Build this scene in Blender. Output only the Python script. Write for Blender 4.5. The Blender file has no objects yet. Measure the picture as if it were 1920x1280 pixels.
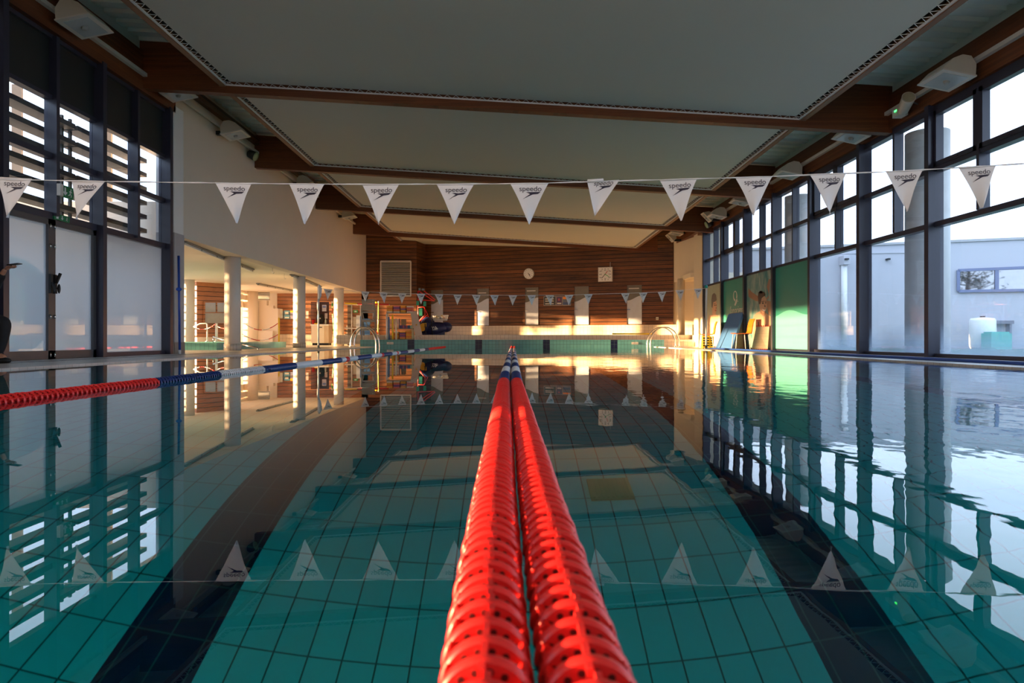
import bpy, bmesh, math, random
from mathutils import Vector, Matrix
random.seed(7)
S = bpy.context.scene
COL = S.collection
PI = math.pi
# ------------------------------------------------------------------ camera
H, F, CX, CY = 0.312, 1280.0, 961.0, 634.4      # eye height over the water, focal length in pixels, vanishing point
cam = bpy.data.cameras.new('camera'); camo = bpy.data.objects.new('camera', cam); COL.objects.link(camo)
camo.location = (0, 0, H); camo.rotation_euler = (PI/2, 0, 0)
cam.sensor_width = 36; cam.lens = 24
cam.shift_x = -(CX-960)/1920; cam.shift_y = (CY-640)/1920
cam.clip_start = 0.05; cam.clip_end = 300
cam.dof.use_dof = True; cam.dof.focus_distance = 9.0; cam.dof.aperture_fstop = 6.3
S.camera = camo
# ------------------------------------------------------------------ sky, sun, exposure
w = bpy.data.worlds.new('sky'); S.world = w; w.use_nodes = True
nt = w.node_tree
bg = nt.nodes['Background']; bg.inputs[0].default_value = (0.70, 0.82, 1.0, 1); bg.inputs[1].default_value = 2.1
sun = bpy.data.lights.new('sun', 'SUN'); suno = bpy.data.objects.new('sun', sun); COL.objects.link(suno)
sun.energy = 42.0; sun.color = (1.0, 0.60, 0.27); sun.angle = math.radians(1.0)
SAZ, SEL = math.radians(94), math.radians(4.0)
tosun = Vector((-math.sin(SAZ)*math.cos(SEL), math.cos(SAZ)*math.cos(SEL), math.sin(SEL)))
suno.rotation_euler = tosun.to_track_quat('Z', 'Y').to_euler()
suno.location = (-30, 0, 10)
S.view_settings.view_transform = 'Standard'; S.view_settings.look = 'None'
S.view_settings.exposure = 0.72; S.view_settings.gamma = 1.0
S.view_settings.use_curve_mapping = False
S.cycles.max_bounces = 9; S.cycles.diffuse_bounces = 5; S.cycles.glossy_bounces = 5
S.cycles.transmission_bounces = 7; S.cycles.transparent_max_bounces = 14
S.cycles.sample_clamp_indirect = 6.0; S.cycles.use_denoising = True
S.cycles.caustics_refractive = True; S.cycles.caustics_reflective = True

# ------------------------------------------------------------------ helpers
def PX(px, Y): return (px-CX)*Y/F
def PZ(py, Y): return H-(py-CY)*Y/F
def P(px, py, Y): return Vector((PX(px, Y), Y, PZ(py, Y)))

class MB:
    def __init__(s): s.v=[]; s.f=[]; s.m=[]; s.sm=[]
    def add(s, vs, fs, mi=0, sm=False):
        b=len(s.v); s.v += [tuple(v) for v in vs]
        for f in fs: s.f.append(tuple(b+i for i in f)); s.m.append(mi); s.sm.append(sm)
        return s
    def box(s, a, b, mi=0):
        x0,x1=sorted((a[0],b[0])); y0,y1=sorted((a[1],b[1])); z0,z1=sorted((a[2],b[2]))
        return s.add([(x0,y0,z0),(x1,y0,z0),(x1,y1,z0),(x0,y1,z0),(x0,y0,z1),(x1,y0,z1),(x1,y1,z1),(x0,y1,z1)],
            [(0,3,2,1),(4,5,6,7),(0,1,5,4),(1,2,6,5),(2,3,7,6),(3,0,4,7)], mi)
    def bar(s, p, q, w, h, up=(0,0,1), mi=0):
        p=Vector(p); q=Vector(q); d=(q-p).normalized(); u=Vector(up)
        r=d.cross(u)
        if r.length<1e-4: r=d.cross(Vector((1,0,0)))
        r.normalize(); u=r.cross(d).normalized(); r*=w/2; u*=h/2
        return s.add([p-r-u,p+r-u,p+r+u,p-r+u,q-r-u,q+r-u,q+r+u,q-r+u],
            [(0,3,2,1),(4,5,6,7),(0,1,5,4),(1,2,6,5),(2,3,7,6),(3,0,4,7)], mi)
    def tube(s, pts, r, n=8, mi=0, closed=False):
        pts=[Vector(p) for p in pts]; rr = r if isinstance(r,(list,tuple)) else [r]*len(pts)
        m=len(pts); vs=[]; prev=None
        for i,p in enumerate(pts):
            if closed: d=(pts[(i+1)%m]-pts[i-1])
            else: d=pts[min(i+1,m-1)]-pts[max(i-1,0)]
            d.normalize()
            if prev is None:
                a=Vector((0,0,1)) if abs(d.z)<.9 else Vector((1,0,0))
                a=(a-d*a.dot(d)).normalized()
            else: a=(prev-d*prev.dot(d)).normalized()
            prev=a; b=d.cross(a)
            vs += [p+(a*math.cos(2*PI*k/n)+b*math.sin(2*PI*k/n))*rr[i] for k in range(n)]
        fs=[]
        for i in range(m if closed else m-1):
            j=(i+1)%m
            for k in range(n):
                l=(k+1)%n; fs.append((i*n+k,i*n+l,j*n+l,j*n+k))
        b0=len(s.v); s.add(vs,fs,mi,True)
        if not closed:
            s.f.append(tuple(b0+k for k in range(n))[::-1]); s.m.append(mi); s.sm.append(False)
            s.f.append(tuple(b0+(m-1)*n+k for k in range(n))); s.m.append(mi); s.sm.append(False)
        return s
    def lathe(s, prof, n=24, M=None, mi=0, sm=True, cap=True):
        vs=[]
        for r,z in prof:
            for k in range(n):
                v=Vector((r*math.cos(2*PI*k/n), r*math.sin(2*PI*k/n), z))
                vs.append(M@v if M else v)
        fs=[]
        for i in range(len(prof)-1):
            for k in range(n):
                l=(k+1)%n; fs.append((i*n+k,i*n+l,(i+1)*n+l,(i+1)*n+k))
        b=len(s.v); s.add(vs,fs,mi,sm)
        if cap:
            s.f.append(tuple(b+k for k in range(n))[::-1]); s.m.append(mi); s.sm.append(False)
            q=(len(prof)-1)*n
            s.f.append(tuple(b+q+k for k in range(n))); s.m.append(mi); s.sm.append(False)
        return s
    def prism(s, poly, d, mi=0):
        """poly: 3-D outline, d: thickness vector"""
        d=Vector(d); n=len(poly); a=[Vector(p) for p in poly]; b=[p+d for p in a]
        fs=[tuple(range(n))[::-1], tuple(range(n,2*n))]+[(i,(i+1)%n,n+(i+1)%n,n+i) for i in range(n)]
        return s.add(a+b, fs, mi)
    def ball(s, c, r, n=12, m=8, mi=0):
        c=Vector(c); r = r if isinstance(r,(list,tuple)) else (r,r,r)
        prof=[(math.sin(PI*i/m),-math.cos(PI*i/m)) for i in range(m+1)]; prof[0]=(.001,-1); prof[-1]=(.001,1)
        M=Matrix.Translation(c)@Matrix.Diagonal((r[0],r[1],r[2],1))
        return s.lathe(prof,n,M,mi)
    def obj(s, name, mats, parent=None, loc=None, recalc=True):
        me=bpy.data.meshes.new(name); me.from_pydata(s.v,[],s.f)
        mats = mats if isinstance(mats,(list,tuple)) else [mats]
        for m in mats: me.materials.append(m)
        me.polygons.foreach_set('material_index', s.m); me.polygons.foreach_set('use_smooth', s.sm)
        if recalc:
            bm=bmesh.new(); bm.from_mesh(me); bmesh.ops.recalc_face_normals(bm, faces=bm.faces); bm.to_mesh(me); bm.free()
        me.update()
        o=bpy.data.objects.new(name, me); COL.objects.link(o)
        if parent: o.parent=parent
        if loc: o.location=loc
        return o

def thing(name, label, cat, loc=(0,0,0), rz=0, group=None):
    o=bpy.data.objects.new(name,None); COL.objects.link(o); o.location=loc; o.rotation_euler=(0,0,rz)
    o.empty_display_size=.1
    return tag(o,label,cat,group)
def tag(o,label,cat,group=None):
    o['label']=label; o['category']=cat
    if group: o['group']=group
    return o
def struct(o, label=None):
    o['kind']='structure'
    if label: o['label']=label
    return o
def sgroup(name):
    o=bpy.data.objects.new(name,None); COL.objects.link(o); o['kind']='structure'; return o
def link_copy(o, parent):
    c=o.copy(); COL.objects.link(c); c.parent=parent; return c
def text_mesh(body, size, align='CENTER'):
    cu=bpy.data.curves.new('lettering','FONT'); cu.body=body; cu.size=size; cu.align_x=align; cu.align_y='CENTER'
    o=bpy.data.objects.new('lettering',cu); COL.objects.link(o)
    bpy.context.view_layer.update()
    me=bpy.data.meshes.new_from_object(o.evaluated_get(bpy.context.evaluated_depsgraph_get()))
    vs=[v.co.copy() for v in me.vertices]; fs=[tuple(p.vertices) for p in me.polygons]
    bpy.data.objects.remove(o); bpy.data.curves.remove(cu); bpy.data.meshes.remove(me)
    return vs, fs

# ------------------------------------------------------------------ materials
class NT:
    def __init__(s,name):
        s.mat=bpy.data.materials.new(name); s.mat.use_nodes=True; s.t=s.mat.node_tree
        s.t.nodes.clear(); s.out=s.n('ShaderNodeOutputMaterial')
    def n(s,typ,**kw):
        n=s.t.nodes.new(typ)
        for k,v in kw.items(): setattr(n,k,v)
        return n
    def l(s,a,b): s.t.links.new(a,b)
    def put(s,inp,v):
        if v is None: return
        if hasattr(v,'links') or hasattr(v,'is_linked'): s.l(v,inp)
        else: inp.default_value=v
    def m(s,op,a,b=None,c=None,clamp=False):
        n=s.n('ShaderNodeMath',operation=op,use_clamp=clamp)
        s.put(n.inputs[0],a); s.put(n.inputs[1],b); s.put(n.inputs[2],c)
        return n.outputs[0]
    def mix(s,fac,a,b,blend='MIX'):
        n=s.n('ShaderNodeMix',data_type='RGBA',blend_type=blend)
        s.put(n.inputs[0],fac); s.put(n.inputs[6],rgba(a)); s.put(n.inputs[7],rgba(b))
        return n.outputs[2]
    def pos(s):
        g=s.n('ShaderNodeNewGeometry'); return g.outputs['Position']
    def xyz(s,v=None):
        n=s.n('ShaderNodeSeparateXYZ'); s.l(v or s.pos(), n.inputs[0]); return n.outputs
    def noise(s,scale,detail=3,stretch=(1,1,1),vec=None,rough=.5):
        mp=s.n('ShaderNodeMapping'); mp.inputs['Scale'].default_value=stretch
        s.l(vec or s.pos(), mp.inputs[0])
        n=s.n('ShaderNodeTexNoise'); n.inputs['Scale'].default_value=scale; n.inputs['Detail'].default_value=detail
        n.inputs['Roughness'].default_value=rough
        s.l(mp.outputs[0], n.inputs['Vector']); return n.outputs['Fac']
    def white(s,a,b=None):
        c=s.n('ShaderNodeCombineXYZ'); s.put(c.inputs[0],a); s.put(c.inputs[1],b)
        n=s.n('ShaderNodeTexWhiteNoise',noise_dimensions='3D'); s.l(c.outputs[0],n.inputs['Vector']); return n.outputs['Value']
    def bsdf(s,col,rough=.5,metal=0.,spec=.5,bump=None,bstr=.3,bdist=.01,**kw):
        p=s.n('ShaderNodeBsdfPrincipled')
        s.put(p.inputs['Base Color'],rgba(col)); s.put(p.inputs['Roughness'],rough); p.inputs['Metallic'].default_value=metal
        p.inputs['Specular IOR Level'].default_value=spec
        for k,v in kw.items(): s.put(p.inputs[k.replace('_',' ')],rgba(v) if isinstance(v,tuple) else v)
        if bump is not None:
            b=s.n('ShaderNodeBump'); b.inputs['Strength'].default_value=bstr; b.inputs['Distance'].default_value=bdist
            s.l(bump,b.inputs['Height']); s.l(b.outputs[0],p.inputs['Normal'])
        s.l(p.outputs[0],s.out.inputs[0]); return s.mat
def rgba(c):
    if isinstance(c,(tuple,list)) and len(c)==3: return (c[0],c[1],c[2],1)
    return c
def srgb(r,g,b):
    f=lambda v: (v/255/12.92) if v/255<=.04045 else ((v/255+.055)/1.055)**2.4
    return (f(r),f(g),f(b))

def mat(name,col,rough=.5,metal=0.,spec=.5,var=.12,scale=6,stretch=(1,1,1),bump=0.,**kw):
    t=NT(name)
    nz=t.noise(scale,4,stretch)
    c=t.mix(nz, tuple(x*(1-var) for x in col), tuple(min(1,x*(1+var)) for x in col))
    return t.bsdf(c,rough,metal,spec,bump=nz if bump else None,bstr=bump,**kw)

def tiles(name,u,v,w,h,grout,c1,c2,cg,rough=.25,navy=None,uo=0.,vo=0.,extra=None):
    """square tiles over world axes u, v (0,1,2); navy: half width of dark lane marks on world x"""
    t=NT(name); X=t.xyz()
    a=t.m('DIVIDE',t.m('ADD',X[u],uo+100*w),w); b=t.m('DIVIDE',t.m('ADD',X[v],vo+100*h),h)
    fa=t.m('FRACT',a); fb=t.m('FRACT',b)
    e=lambda f,g: t.m('LESS_THAN',t.m('SUBTRACT',.5,t.m('ABSOLUTE',t.m('SUBTRACT',f,.5))),g)
    g=t.m('MAXIMUM',e(fa,grout/w/2),e(fb,grout/h/2))
    rnd=t.white(t.m('FLOOR',a),t.m('FLOOR',b))
    c=t.mix(rnd,c1,c2)
    if navy:
        ax=t.m('ABSOLUTE',X[0])
        d=t.m('MINIMUM',t.m('ABSOLUTE',t.m('SUBTRACT',ax,1.24)),t.m('ABSOLUTE',t.m('SUBTRACT',ax,3.72)))
        c=t.mix(t.m('LESS_THAN',d,navy),c,(.006,.008,.045))
    if extra: c=extra(t,X,c)
    c=t.mix(g,c,cg)
    return t.bsdf(c,t.m('ADD',rough,t.m('MULTIPLY',g,.4)))

def boards(name,c1,c2,board=.1,rough=.45,groove=.1,dark=(.006,.003,.002),glam=False,patch=False):
    t=NT(name); X=t.xyz()
    z=t.m('DIVIDE',X[2],board); fz=t.m('FRACT',z); r=t.white(t.m('FLOOR',z),.3)
    n1=t.noise(1.0,4,(.5,.5,30)); n2=t.noise(.6,3,(.6,.6,1.5)); n3=t.noise(9,2,(.35,.35,6))
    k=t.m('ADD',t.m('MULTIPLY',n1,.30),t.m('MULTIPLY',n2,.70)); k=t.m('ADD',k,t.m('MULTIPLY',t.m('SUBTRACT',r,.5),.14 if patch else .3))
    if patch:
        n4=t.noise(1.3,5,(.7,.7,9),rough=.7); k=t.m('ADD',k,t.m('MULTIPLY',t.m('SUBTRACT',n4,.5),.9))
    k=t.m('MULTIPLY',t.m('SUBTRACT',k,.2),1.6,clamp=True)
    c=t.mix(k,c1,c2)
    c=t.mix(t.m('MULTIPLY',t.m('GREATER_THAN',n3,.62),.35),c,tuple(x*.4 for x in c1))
    gm=t.m('LESS_THAN',fz,groove)
    c=t.mix(t.m('MULTIPLY',gm,.25 if glam else .93),c,dark)
    return t.bsdf(c,rough,bump=None if glam else t.m('SUBTRACT',1,gm),bstr=.5,bdist=.008)

def glass(name,tint=(.93,.97,1.),haze=0.,hazecol=(.8,.87,.95),ior=1.45,hazez=None,ruff=0.0):
    """thin clear pane: it lets light straight through and mirrors at a slant; haze adds a milky film"""
    t=NT(name)
    lw=t.n('ShaderNodeLayerWeight'); fres=t.m('ADD',.035,t.m('MULTIPLY',t.m('POWER',lw.outputs['Facing'],5.0),.85))
    tr=t.n('ShaderNodeBsdfTransparent'); tr.inputs[0].default_value=rgba(tint)
    gl=t.n('ShaderNodeBsdfGlossy'); gl.inputs[0].default_value=(1,1,1,1); gl.inputs['Roughness'].default_value=ruff
    body=tr.outputs[0]
    if haze or hazez:
        tl=t.n('ShaderNodeBsdfTranslucent'); tl.inputs[0].default_value=rgba(hazecol)
        df=t.n('ShaderNodeBsdfDiffuse'); df.inputs[0].default_value=rgba(tuple(x*.8 for x in hazecol))
        ms=t.n('ShaderNodeMixShader'); ms.inputs[0].default_value=.3; t.l(tl.outputs[0],ms.inputs[1]); t.l(df.outputs[0],ms.inputs[2])
        mx=t.n('ShaderNodeMixShader'); t.l(body,mx.inputs[1]); t.l(ms.outputs[0],mx.inputs[2])
        if hazez:
            z=t.xyz()[2]
            k=t.m('ADD',z,t.m('MULTIPLY',t.m('SUBTRACT',t.noise(1.2,3),.5),.35))
            k=t.m('SUBTRACT',1,t.m('DIVIDE',k,hazez),clamp=True)
            k=t.m('ADD',t.m('MULTIPLY',k,.55),haze,clamp=True)
            t.l(k,mx.inputs[0])
        else: mx.inputs[0].default_value=haze
        body=mx.outputs[0]
    m2=t.n('ShaderNodeMixShader'); t.l(fres,m2.inputs[0]); t.l(body,m2.inputs[1]); t.l(gl.outputs[0],m2.inputs[2])
    t.l(m2.outputs[0],t.out.inputs[0]); return t.mat

def water_mat(name):
    t=NT(name); X=t.xyz()
    n1=t.noise(.9,2,(1.6,.8,1)); n2=t.noise(4.5,2,(1.2,.8,1)); n3=t.noise(11,2,(1.,.8,1))
    right=t.m('DIVIDE',t.m('ADD',X[0],.05),1.2,clamp=True)
    far=t.m('MULTIPLY',right,t.m('DIVIDE',t.m('SUBTRACT',X[1],10),9.,clamp=True))
    amp=t.m('ADD',.05,t.m('MULTIPLY',right,.5))
    h=t.m('ADD',t.m('MULTIPLY',n1,.8),t.m('MULTIPLY',n2,t.m('MULTIPLY',amp,.7)))
    h=t.m('ADD',h,t.m('MULTIPLY',n3,t.m('MULTIPLY',right,.12)))
    h=t.m('MULTIPLY',h,t.m('ADD',.10,t.m('MULTIPLY',right,.9)))
    b=t.n('ShaderNodeBump'); b.inputs['Strength'].default_value=1.0; b.inputs['Distance'].default_value=WAVE
    t.l(h,b.inputs['Height'])
    fr=t.n('ShaderNodeFresnel'); fr.inputs[0].default_value=1.33; t.l(b.outputs[0],fr.inputs[1])
    rf=t.n('ShaderNodeBsdfRefraction'); rf.inputs['IOR'].default_value=1.33; rf.inputs['Roughness'].default_value=0
    rf.inputs[0].default_value=(.14,.83,.92,1); t.l(b.outputs[0],rf.inputs['Normal'])
    gl=t.n('ShaderNodeBsdfGlossy'); gl.inputs[0].default_value=(1,1,1,1); gl.inputs['Roughness'].default_value=0; t.l(b.outputs[0],gl.inputs['Normal'])
    mx=t.n('ShaderNodeMixShader'); t.l(fr.outputs[0],mx.inputs[0]); t.l(rf.outputs[0],mx.inputs[1]); t.l(gl.outputs[0],mx.inputs[2])
    t.l(mx.outputs[0],t.out.inputs[0]); return t.mat
WAVE=.0045

m_water=water_mat('pool water')
TQ1,TQ2=(.14,.56,.60),(.17,.61,.65)
def wall_band(t,X,c):
    d=t.m('ABSOLUTE',t.m('ADD',X[2],.42))
    return t.mix(t.m('LESS_THAN',d,.09),c,(.012,.010,.05))
m_pfloor=tiles('pool floor tiles',0,1,.124,.248,.0062,TQ1,TQ2,(.03,.075,.085),navy=.15)
m_pend=tiles('pool end tiles',0,2,.124,.124,.008,(.10,.30,.33),(.12,.35,.37),(.02,.06,.07),navy=.125,vo=.03)
m_pside=tiles('pool side tiles',1,2,.124,.124,.006,TQ1,TQ2,(.04,.12,.12),extra=wall_band)
m_kerb=tiles('paddling pool tiles',0,2,.11,.6,.006,(.13,.38,.37),(.15,.43,.41),(.04,.12,.12))
m_kerb2=tiles('paddling pool side tiles',1,2,.11,.6,.006,(.13,.38,.37),(.15,.43,.41),(.04,.12,.12))
CR1,CR2=(.66,.56,.44),(.71,.61,.49)
m_cream=tiles('cream tiles',0,2,.15,.15,.007,CR1,CR2,(.25,.2,.15),vo=-.03)
m_cream_y=tiles('cream tiles sideways',1,2,.15,.15,.007,CR1,CR2,(.25,.2,.15))
m_deck=tiles('deck tiles',0,1,.12,.12,.006,(.50,.48,.46),(.56,.54,.52),(.33,.31,.3),rough=.35)
m_treads=tiles('tread tiles',0,1,.15,.15,.007,CR1,CR2,(.25,.2,.15),rough=.35)
m_base=tiles('column base tiles',0,2,.06,.3,.006,(.50,.44,.38),(.55,.48,.42),(.25,.2,.17))
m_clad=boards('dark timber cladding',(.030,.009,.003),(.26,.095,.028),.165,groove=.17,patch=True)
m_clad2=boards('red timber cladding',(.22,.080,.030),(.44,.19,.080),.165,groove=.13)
m_beam=boards('laminated timber',(.095,.023,.005),(.21,.062,.016),.042,.5,groove=.12,glam=True)
m_batten=mat('light timber batten',(.23,.10,.045),.5,var=.25,scale=3,stretch=(4,.6,4))
m_wallw=mat('white plaster',(.70,.62,.53),.75,var=.03,scale=2)
m_wallc=mat('cream plaster',(.74,.66,.54),.75,var=.04,scale=2)
m_soff=mat('soffit plaster',(.82,.74,.61),.75,var=.03,scale=2)
m_col=mat('column paint',(.70,.66,.62),.5,var=.04,scale=3)
m_conc=mat('concrete',(.66,.66,.66),.8,var=.15,scale=5)
m_memb=mat('stretched ceiling fabric',(.56,.57,.53),.8,var=.02,scale=1)
m_metal_deck=mat('pale green roof sheet',(.80,.88,.83),.5,var=.04)
m_frame=mat('dark anodised aluminium',(.036,.037,.062),.32,var=.12,scale=3,stretch=(6,6,.6))
m_doorf=mat('grey door aluminium',(.075,.07,.075),.38,var=.08)
m_dark=mat('black rubber',(.012,.012,.013),.5)
m_blind=mat('dark opaque panel',(.018,.021,.022),.5,var=.1)
m_louv=mat('weathered louvre blade',(.024,.022,.02),.5,var=.1)
m_glass=glass('clear pane',(.92,.96,1.))
m_glassf=glass('misted pane',(.90,.95,1.),haze=.02,hazecol=(.42,.55,.70),hazez=.55)
m_frost=glass('frosted pane',(.80,.88,.95),haze=.70,hazecol=(.50,.54,.60))
m_sundim=glass('sun dimming pane',(.92,.95,.98),haze=.38,hazecol=(.62,.64,.68))  # for unseen panes added to weaken the low sun
m_white=mat('white enamel',(.80,.80,.80),.35,var=.03)
m_offw=mat('off white plastic',(.62,.60,.56),.4,var=.05)
m_ivory=mat('ivory housing',(.55,.52,.45),.4,var=.05)
m_steel=mat('polished steel',(.72,.70,.68),.15,metal=1.,var=.05)
m_grey=mat('grey pipe',(.35,.35,.34),.4,var=.05)
m_gmetal=mat('galvanised frame',(.24,.235,.225),.45,metal=.3,var=.08)
m_red=mat('red float plastic',(.70,.020,.020),.38,var=.06,scale=20)
m_blue=mat('blue float plastic',(.010,.035,.17),.32,var=.06,scale=20)
m_wfl=mat('white float plastic',(.72,.72,.74),.35,var=.03,scale=20)
m_flag=mat('white flag cloth',(.78,.77,.80),.6,var=.02)
m_ink=mat('dark ink',(.025,.02,.045),.6,var=.02)
m_blk=mat('black cloth',(.010,.010,.012),.8,var=.2,scale=30)
m_skin=mat('skin',(.45,.22,.14),.5,var=.06,scale=20)
m_org=mat('orange plastic',(.85,.20,.012),.35,var=.05)
m_yel=mat('yellow plastic',(.85,.58,.03),.4,var=.05)
m_gold=mat('gold badge',(.75,.38,.02),.4,var=.08)
m_navy=mat('navy nylon',(.008,.014,.075),.45,var=.25,scale=12)
m_matb=mat('blue foam mat',(.09,.26,.62),.5,var=.06)
m_green=mat('green plastic',(.05,.42,.12),.4,var=.05)
m_teal=mat('teal foam',(.02,.26,.20),.5,var=.05)
m_redp=mat('red paint',(.55,.02,.02),.4,var=.05)
m_exit=mat('exit sign green',(.006,.20,.075),.35,var=.03)
m_lawn=mat('lawn',(.06,.13,.08),.9,var=.35,scale=9)
m_ext=mat('exterior render',(.50,.50,.55),.85,var=.03,scale=1.5)
m_extc=mat('beige render',(.60,.53,.45),.85,var=.05,scale=1.5)
m_roofm=mat('roofing',(.2,.2,.2),.8)

# ================================================================== THE POOL AND THE FLOORS
XL, XR, YN, YE, DP = -5.05, 5.2, -0.35, 25.0, -2.0
WL, WR = -6.6, 6.72                     # glass planes of the two window walls
def sbox(name,a,b,m,label=None):
    return struct(MB().box(a,b).obj(name,m),label)
o=MB().add([(XL,YN,DP),(XR,YN,DP),(XR,YE,DP),(XL,YE,DP)],[(0,1,2,3)]).obj('pool_floor',m_pfloor); struct(o,'turquoise tiled floor of the swimming pool')
sbox('pool_wall_left',(XL-.3,YN-.3,DP-.2),(XL,YE,-.012),m_pside)
sbox('pool_wall_right',(XR,YN-.3,DP-.2),(XR+.3,YE,-.012),m_pside)
sbox('pool_wall_front',(XL,YN-.3,DP-.2),(XR,YN,-.012),m_pside)
sbox('pool_wall_back',(-5.58,YE,DP-.2),(5.55,YE+.3,.265),m_pend,'turquoise tiled end wall of the pool')
o=MB().add([(XL,YN,0),(XR,YN,0),(XR,YE,0),(XL,YE,0)],[(0,1,2,3)]).obj('water',m_water,recalc=False); struct(o,'calm pool water')
sbox('floor_left',(-13.3,-7,-.25),(XL+.02,30.4,.018),m_deck,'pale tiled pool deck')
sbox('floor_right',(XR-.02,-7,-.25),(8.6,26,.018),m_deck,'pale tiled pool deck')
sbox('floor_front',(XL+.02,-7,-.25),(XR-.02,YN-.02,.018),m_deck)
# drain slots of the decks
sbox('trim_1',(-6.02,-2,.017),(-5.99,24.5,.021),m_dark)
sbox('trim_2',(5.98,-2,.017),(6.01,23.5,.021),m_dark)
# raised end of the hall: two steps, then the plinth under the timber wall
WP0,WP1=Vector((-3.99,31.3,0)),Vector((6.50,27.59,0))
wdir=(WP1-WP0).normalized(); wnor=Vector((wdir.y,-wdir.x,0)); wrz=math.atan2(wdir.y,wdir.x)
def WY(px):     # depth of the slanted timber wall along a picture column
    k=(px-CX)/F; a=WP0; s=wdir.y/wdir.x
    return (a.y-s*a.x)/(1-s*k)
def W(px,py,off=0.): return P(px,py,WY(px))+wnor*off
o=MB().prism([(-6.6,25.6,.1),(6.9,25.6,.1),(8.4,27.6,.1),(8.4,33,.1),(-6.6,33,.1)],(0,0,.345)).obj('floor_back',[m_cream]); struct(o,'cream tiled step behind the pool end')
sbox('trim_3',(5.55,25.15,0),(6.9,25.6,.265),m_cream)
sbox('trim_4',(-5.58,25.3,.2),(6.9,25.6,.268),m_cream)
a=WP0+wnor*.05; b=WP1+wnor*.05+wdir*.75
def slab(p,q,z0,z1,th):
    n=Vector(((q-p).y,-(q-p).x,0)).normalized()*-th
    return [(p.x,p.y,z0),(q.x,q.y,z0),(q.x,q.y,z1),(p.x,p.y,z1)], n
pl,n=slab(a,b,.4,.87,.3); struct(MB().prism(pl,n).obj('baseboard_back',m_cream),'cream tiled plinth under the timber wall')
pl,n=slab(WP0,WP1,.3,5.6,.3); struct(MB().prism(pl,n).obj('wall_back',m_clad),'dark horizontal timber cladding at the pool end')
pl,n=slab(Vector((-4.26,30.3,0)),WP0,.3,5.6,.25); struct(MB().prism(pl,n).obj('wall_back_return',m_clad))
sbox('wall_back_upper',(-6.5,30.3,2.3),(-4.26,30.6,5.6),m_clad,'dark timber cladding round the louvred vent')
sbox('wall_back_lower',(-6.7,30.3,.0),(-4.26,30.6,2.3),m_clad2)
# ================================================================== LEFT WALL AND SIDE HALL
sbox('wall_left',(-6.8,13.1,2.3),(-6.5,30.4,5.65),m_wallw,'white plaster wall over the side hall')
sbox('wall_left_near',(-6.85,2.3,0),(-6.75,8.55,4.7),m_blind)
sbox('wall_front',(-7,-7.2,0),(8.6,-7,5.7),m_wallw)
sbox('ceiling_side_hall',(-13.3,13.3,2.31),(-6.79,30.6,2.9),m_soff,'low plaster soffit over the side hall')
sbox('wall_side_hall_front',(-13.3,13.15,0),(-6.75,13.35,2.95),m_extc)
sbox('wall_side_hall_back',(-13.3,30.3,0),(-10.45,30.6,2.31),m_wallc)
o=sgroup('pillar'); o['label']='white pillar ending the glazed left wall'
MB().box((-6.78,12.98,2.33),(-6.44,13.36,4.75)).obj('upper_shaft',m_white,o)
MB().box((-6.78,12.98,.24),(-6.43,13.37,2.33)).obj('lower_panel',mat('grey painted panel',(.40,.40,.42),.5),o)
MB().box((-6.79,12.97,.018),(-6.42,13.38,.24)).obj('tiled_foot',m_base,o)
# far side louvres that stripe the low sun
o=sgroup('window_side_hall')
g=MB()
z=.25
while z<2.3:
    g.box((-13.17,13.4,z-.03),(-13.03,30.2,z+.03))
    z+=.27
g.obj('louvre_blades',m_louv,o)
g=MB()
for y in (13.4,16.2,19.,21.8,24.6,27.4,30.1): g.box((-13.3,y-.04,0),(-13.16,y+.04,2.31))
g.obj('frame',m_frame,o)
MB().box((-13.25,13.45,.05),(-13.235,19.7,2.3)).obj('frosted_pane',m_sundim,o)  # unseen pane added to dim the sun on the posters and mat
def column(x,y,r=.19,ztop=2.32,lab=''):
    o=sgroup('pillar'); o['label']=lab; o.location=(x,y,.018)
    MB().lathe([(r,.16),(r,ztop-.018)],32).obj('shaft',m_col,o)
    MB().lathe([(r+.012,0),(r+.012,.16)],32).obj('tiled_foot',m_base,o)
column(-6.87,16.75,lab='round white column beside the paddling pool')
column(-6.87,22.0,lab='round white column before the wall posters')
column(-6.87,27.0,lab='round white column beside the green pole')
column(-11.05,23.3,lab='round white column in the side hall')
# stair block, timber and glass of the side hall
q0,q1=Vector((-11.15,24.1,0)),Vector((-10.15,25.3,0))
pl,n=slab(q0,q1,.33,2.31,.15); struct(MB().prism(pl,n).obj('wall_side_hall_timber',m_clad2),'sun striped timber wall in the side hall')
d=(q1-q0).normalized(); nn=Vector((d.y,-d.x,0))
pl,n=slab(q0+nn*.02,q1+nn*.02,.02,.36,.3); struct(MB().prism(pl,n).obj('baseboard_side_hall',m_wallc))
sbox('sun_blocker_side_hall',(-13.17,17.6,1.9),(-13.05,19.7,2.31),m_wallc)  # unseen box added to keep the sun off the far pennants
o=sgroup('window_side_hall_timber'); 
def qpt(px,py,off):
    k=(px-CX)/F; s=d.y/d.x; Y=(q0.y-s*q0.x)/(1-s*k); return P(px,py,Y)+nn*off
pts=[qpt(382,566,.03),qpt(428,566,.03),qpt(428,607,.03),qpt(382,607,.03)]
MB().prism(pts,nn*-.02).obj('pane',mat('dim reflecting pane',(.38,.40,.38),.12),o)
g=MB()
for i in range(4): g.bar(pts[i]+nn*.01,pts[(i+1)%4]+nn*.01,.05,.05,nn)
g.bar(qpt(405,566,.04),qpt(405,586,.04),.04,.03,nn); g.bar(qpt(382,586,.04),qpt(428,586,.04),.03,.03,nn)
g.obj('frame',m_clad2,o)
o=sgroup('staircase'); o['label']='cream concrete staircase in the side hall'
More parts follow.
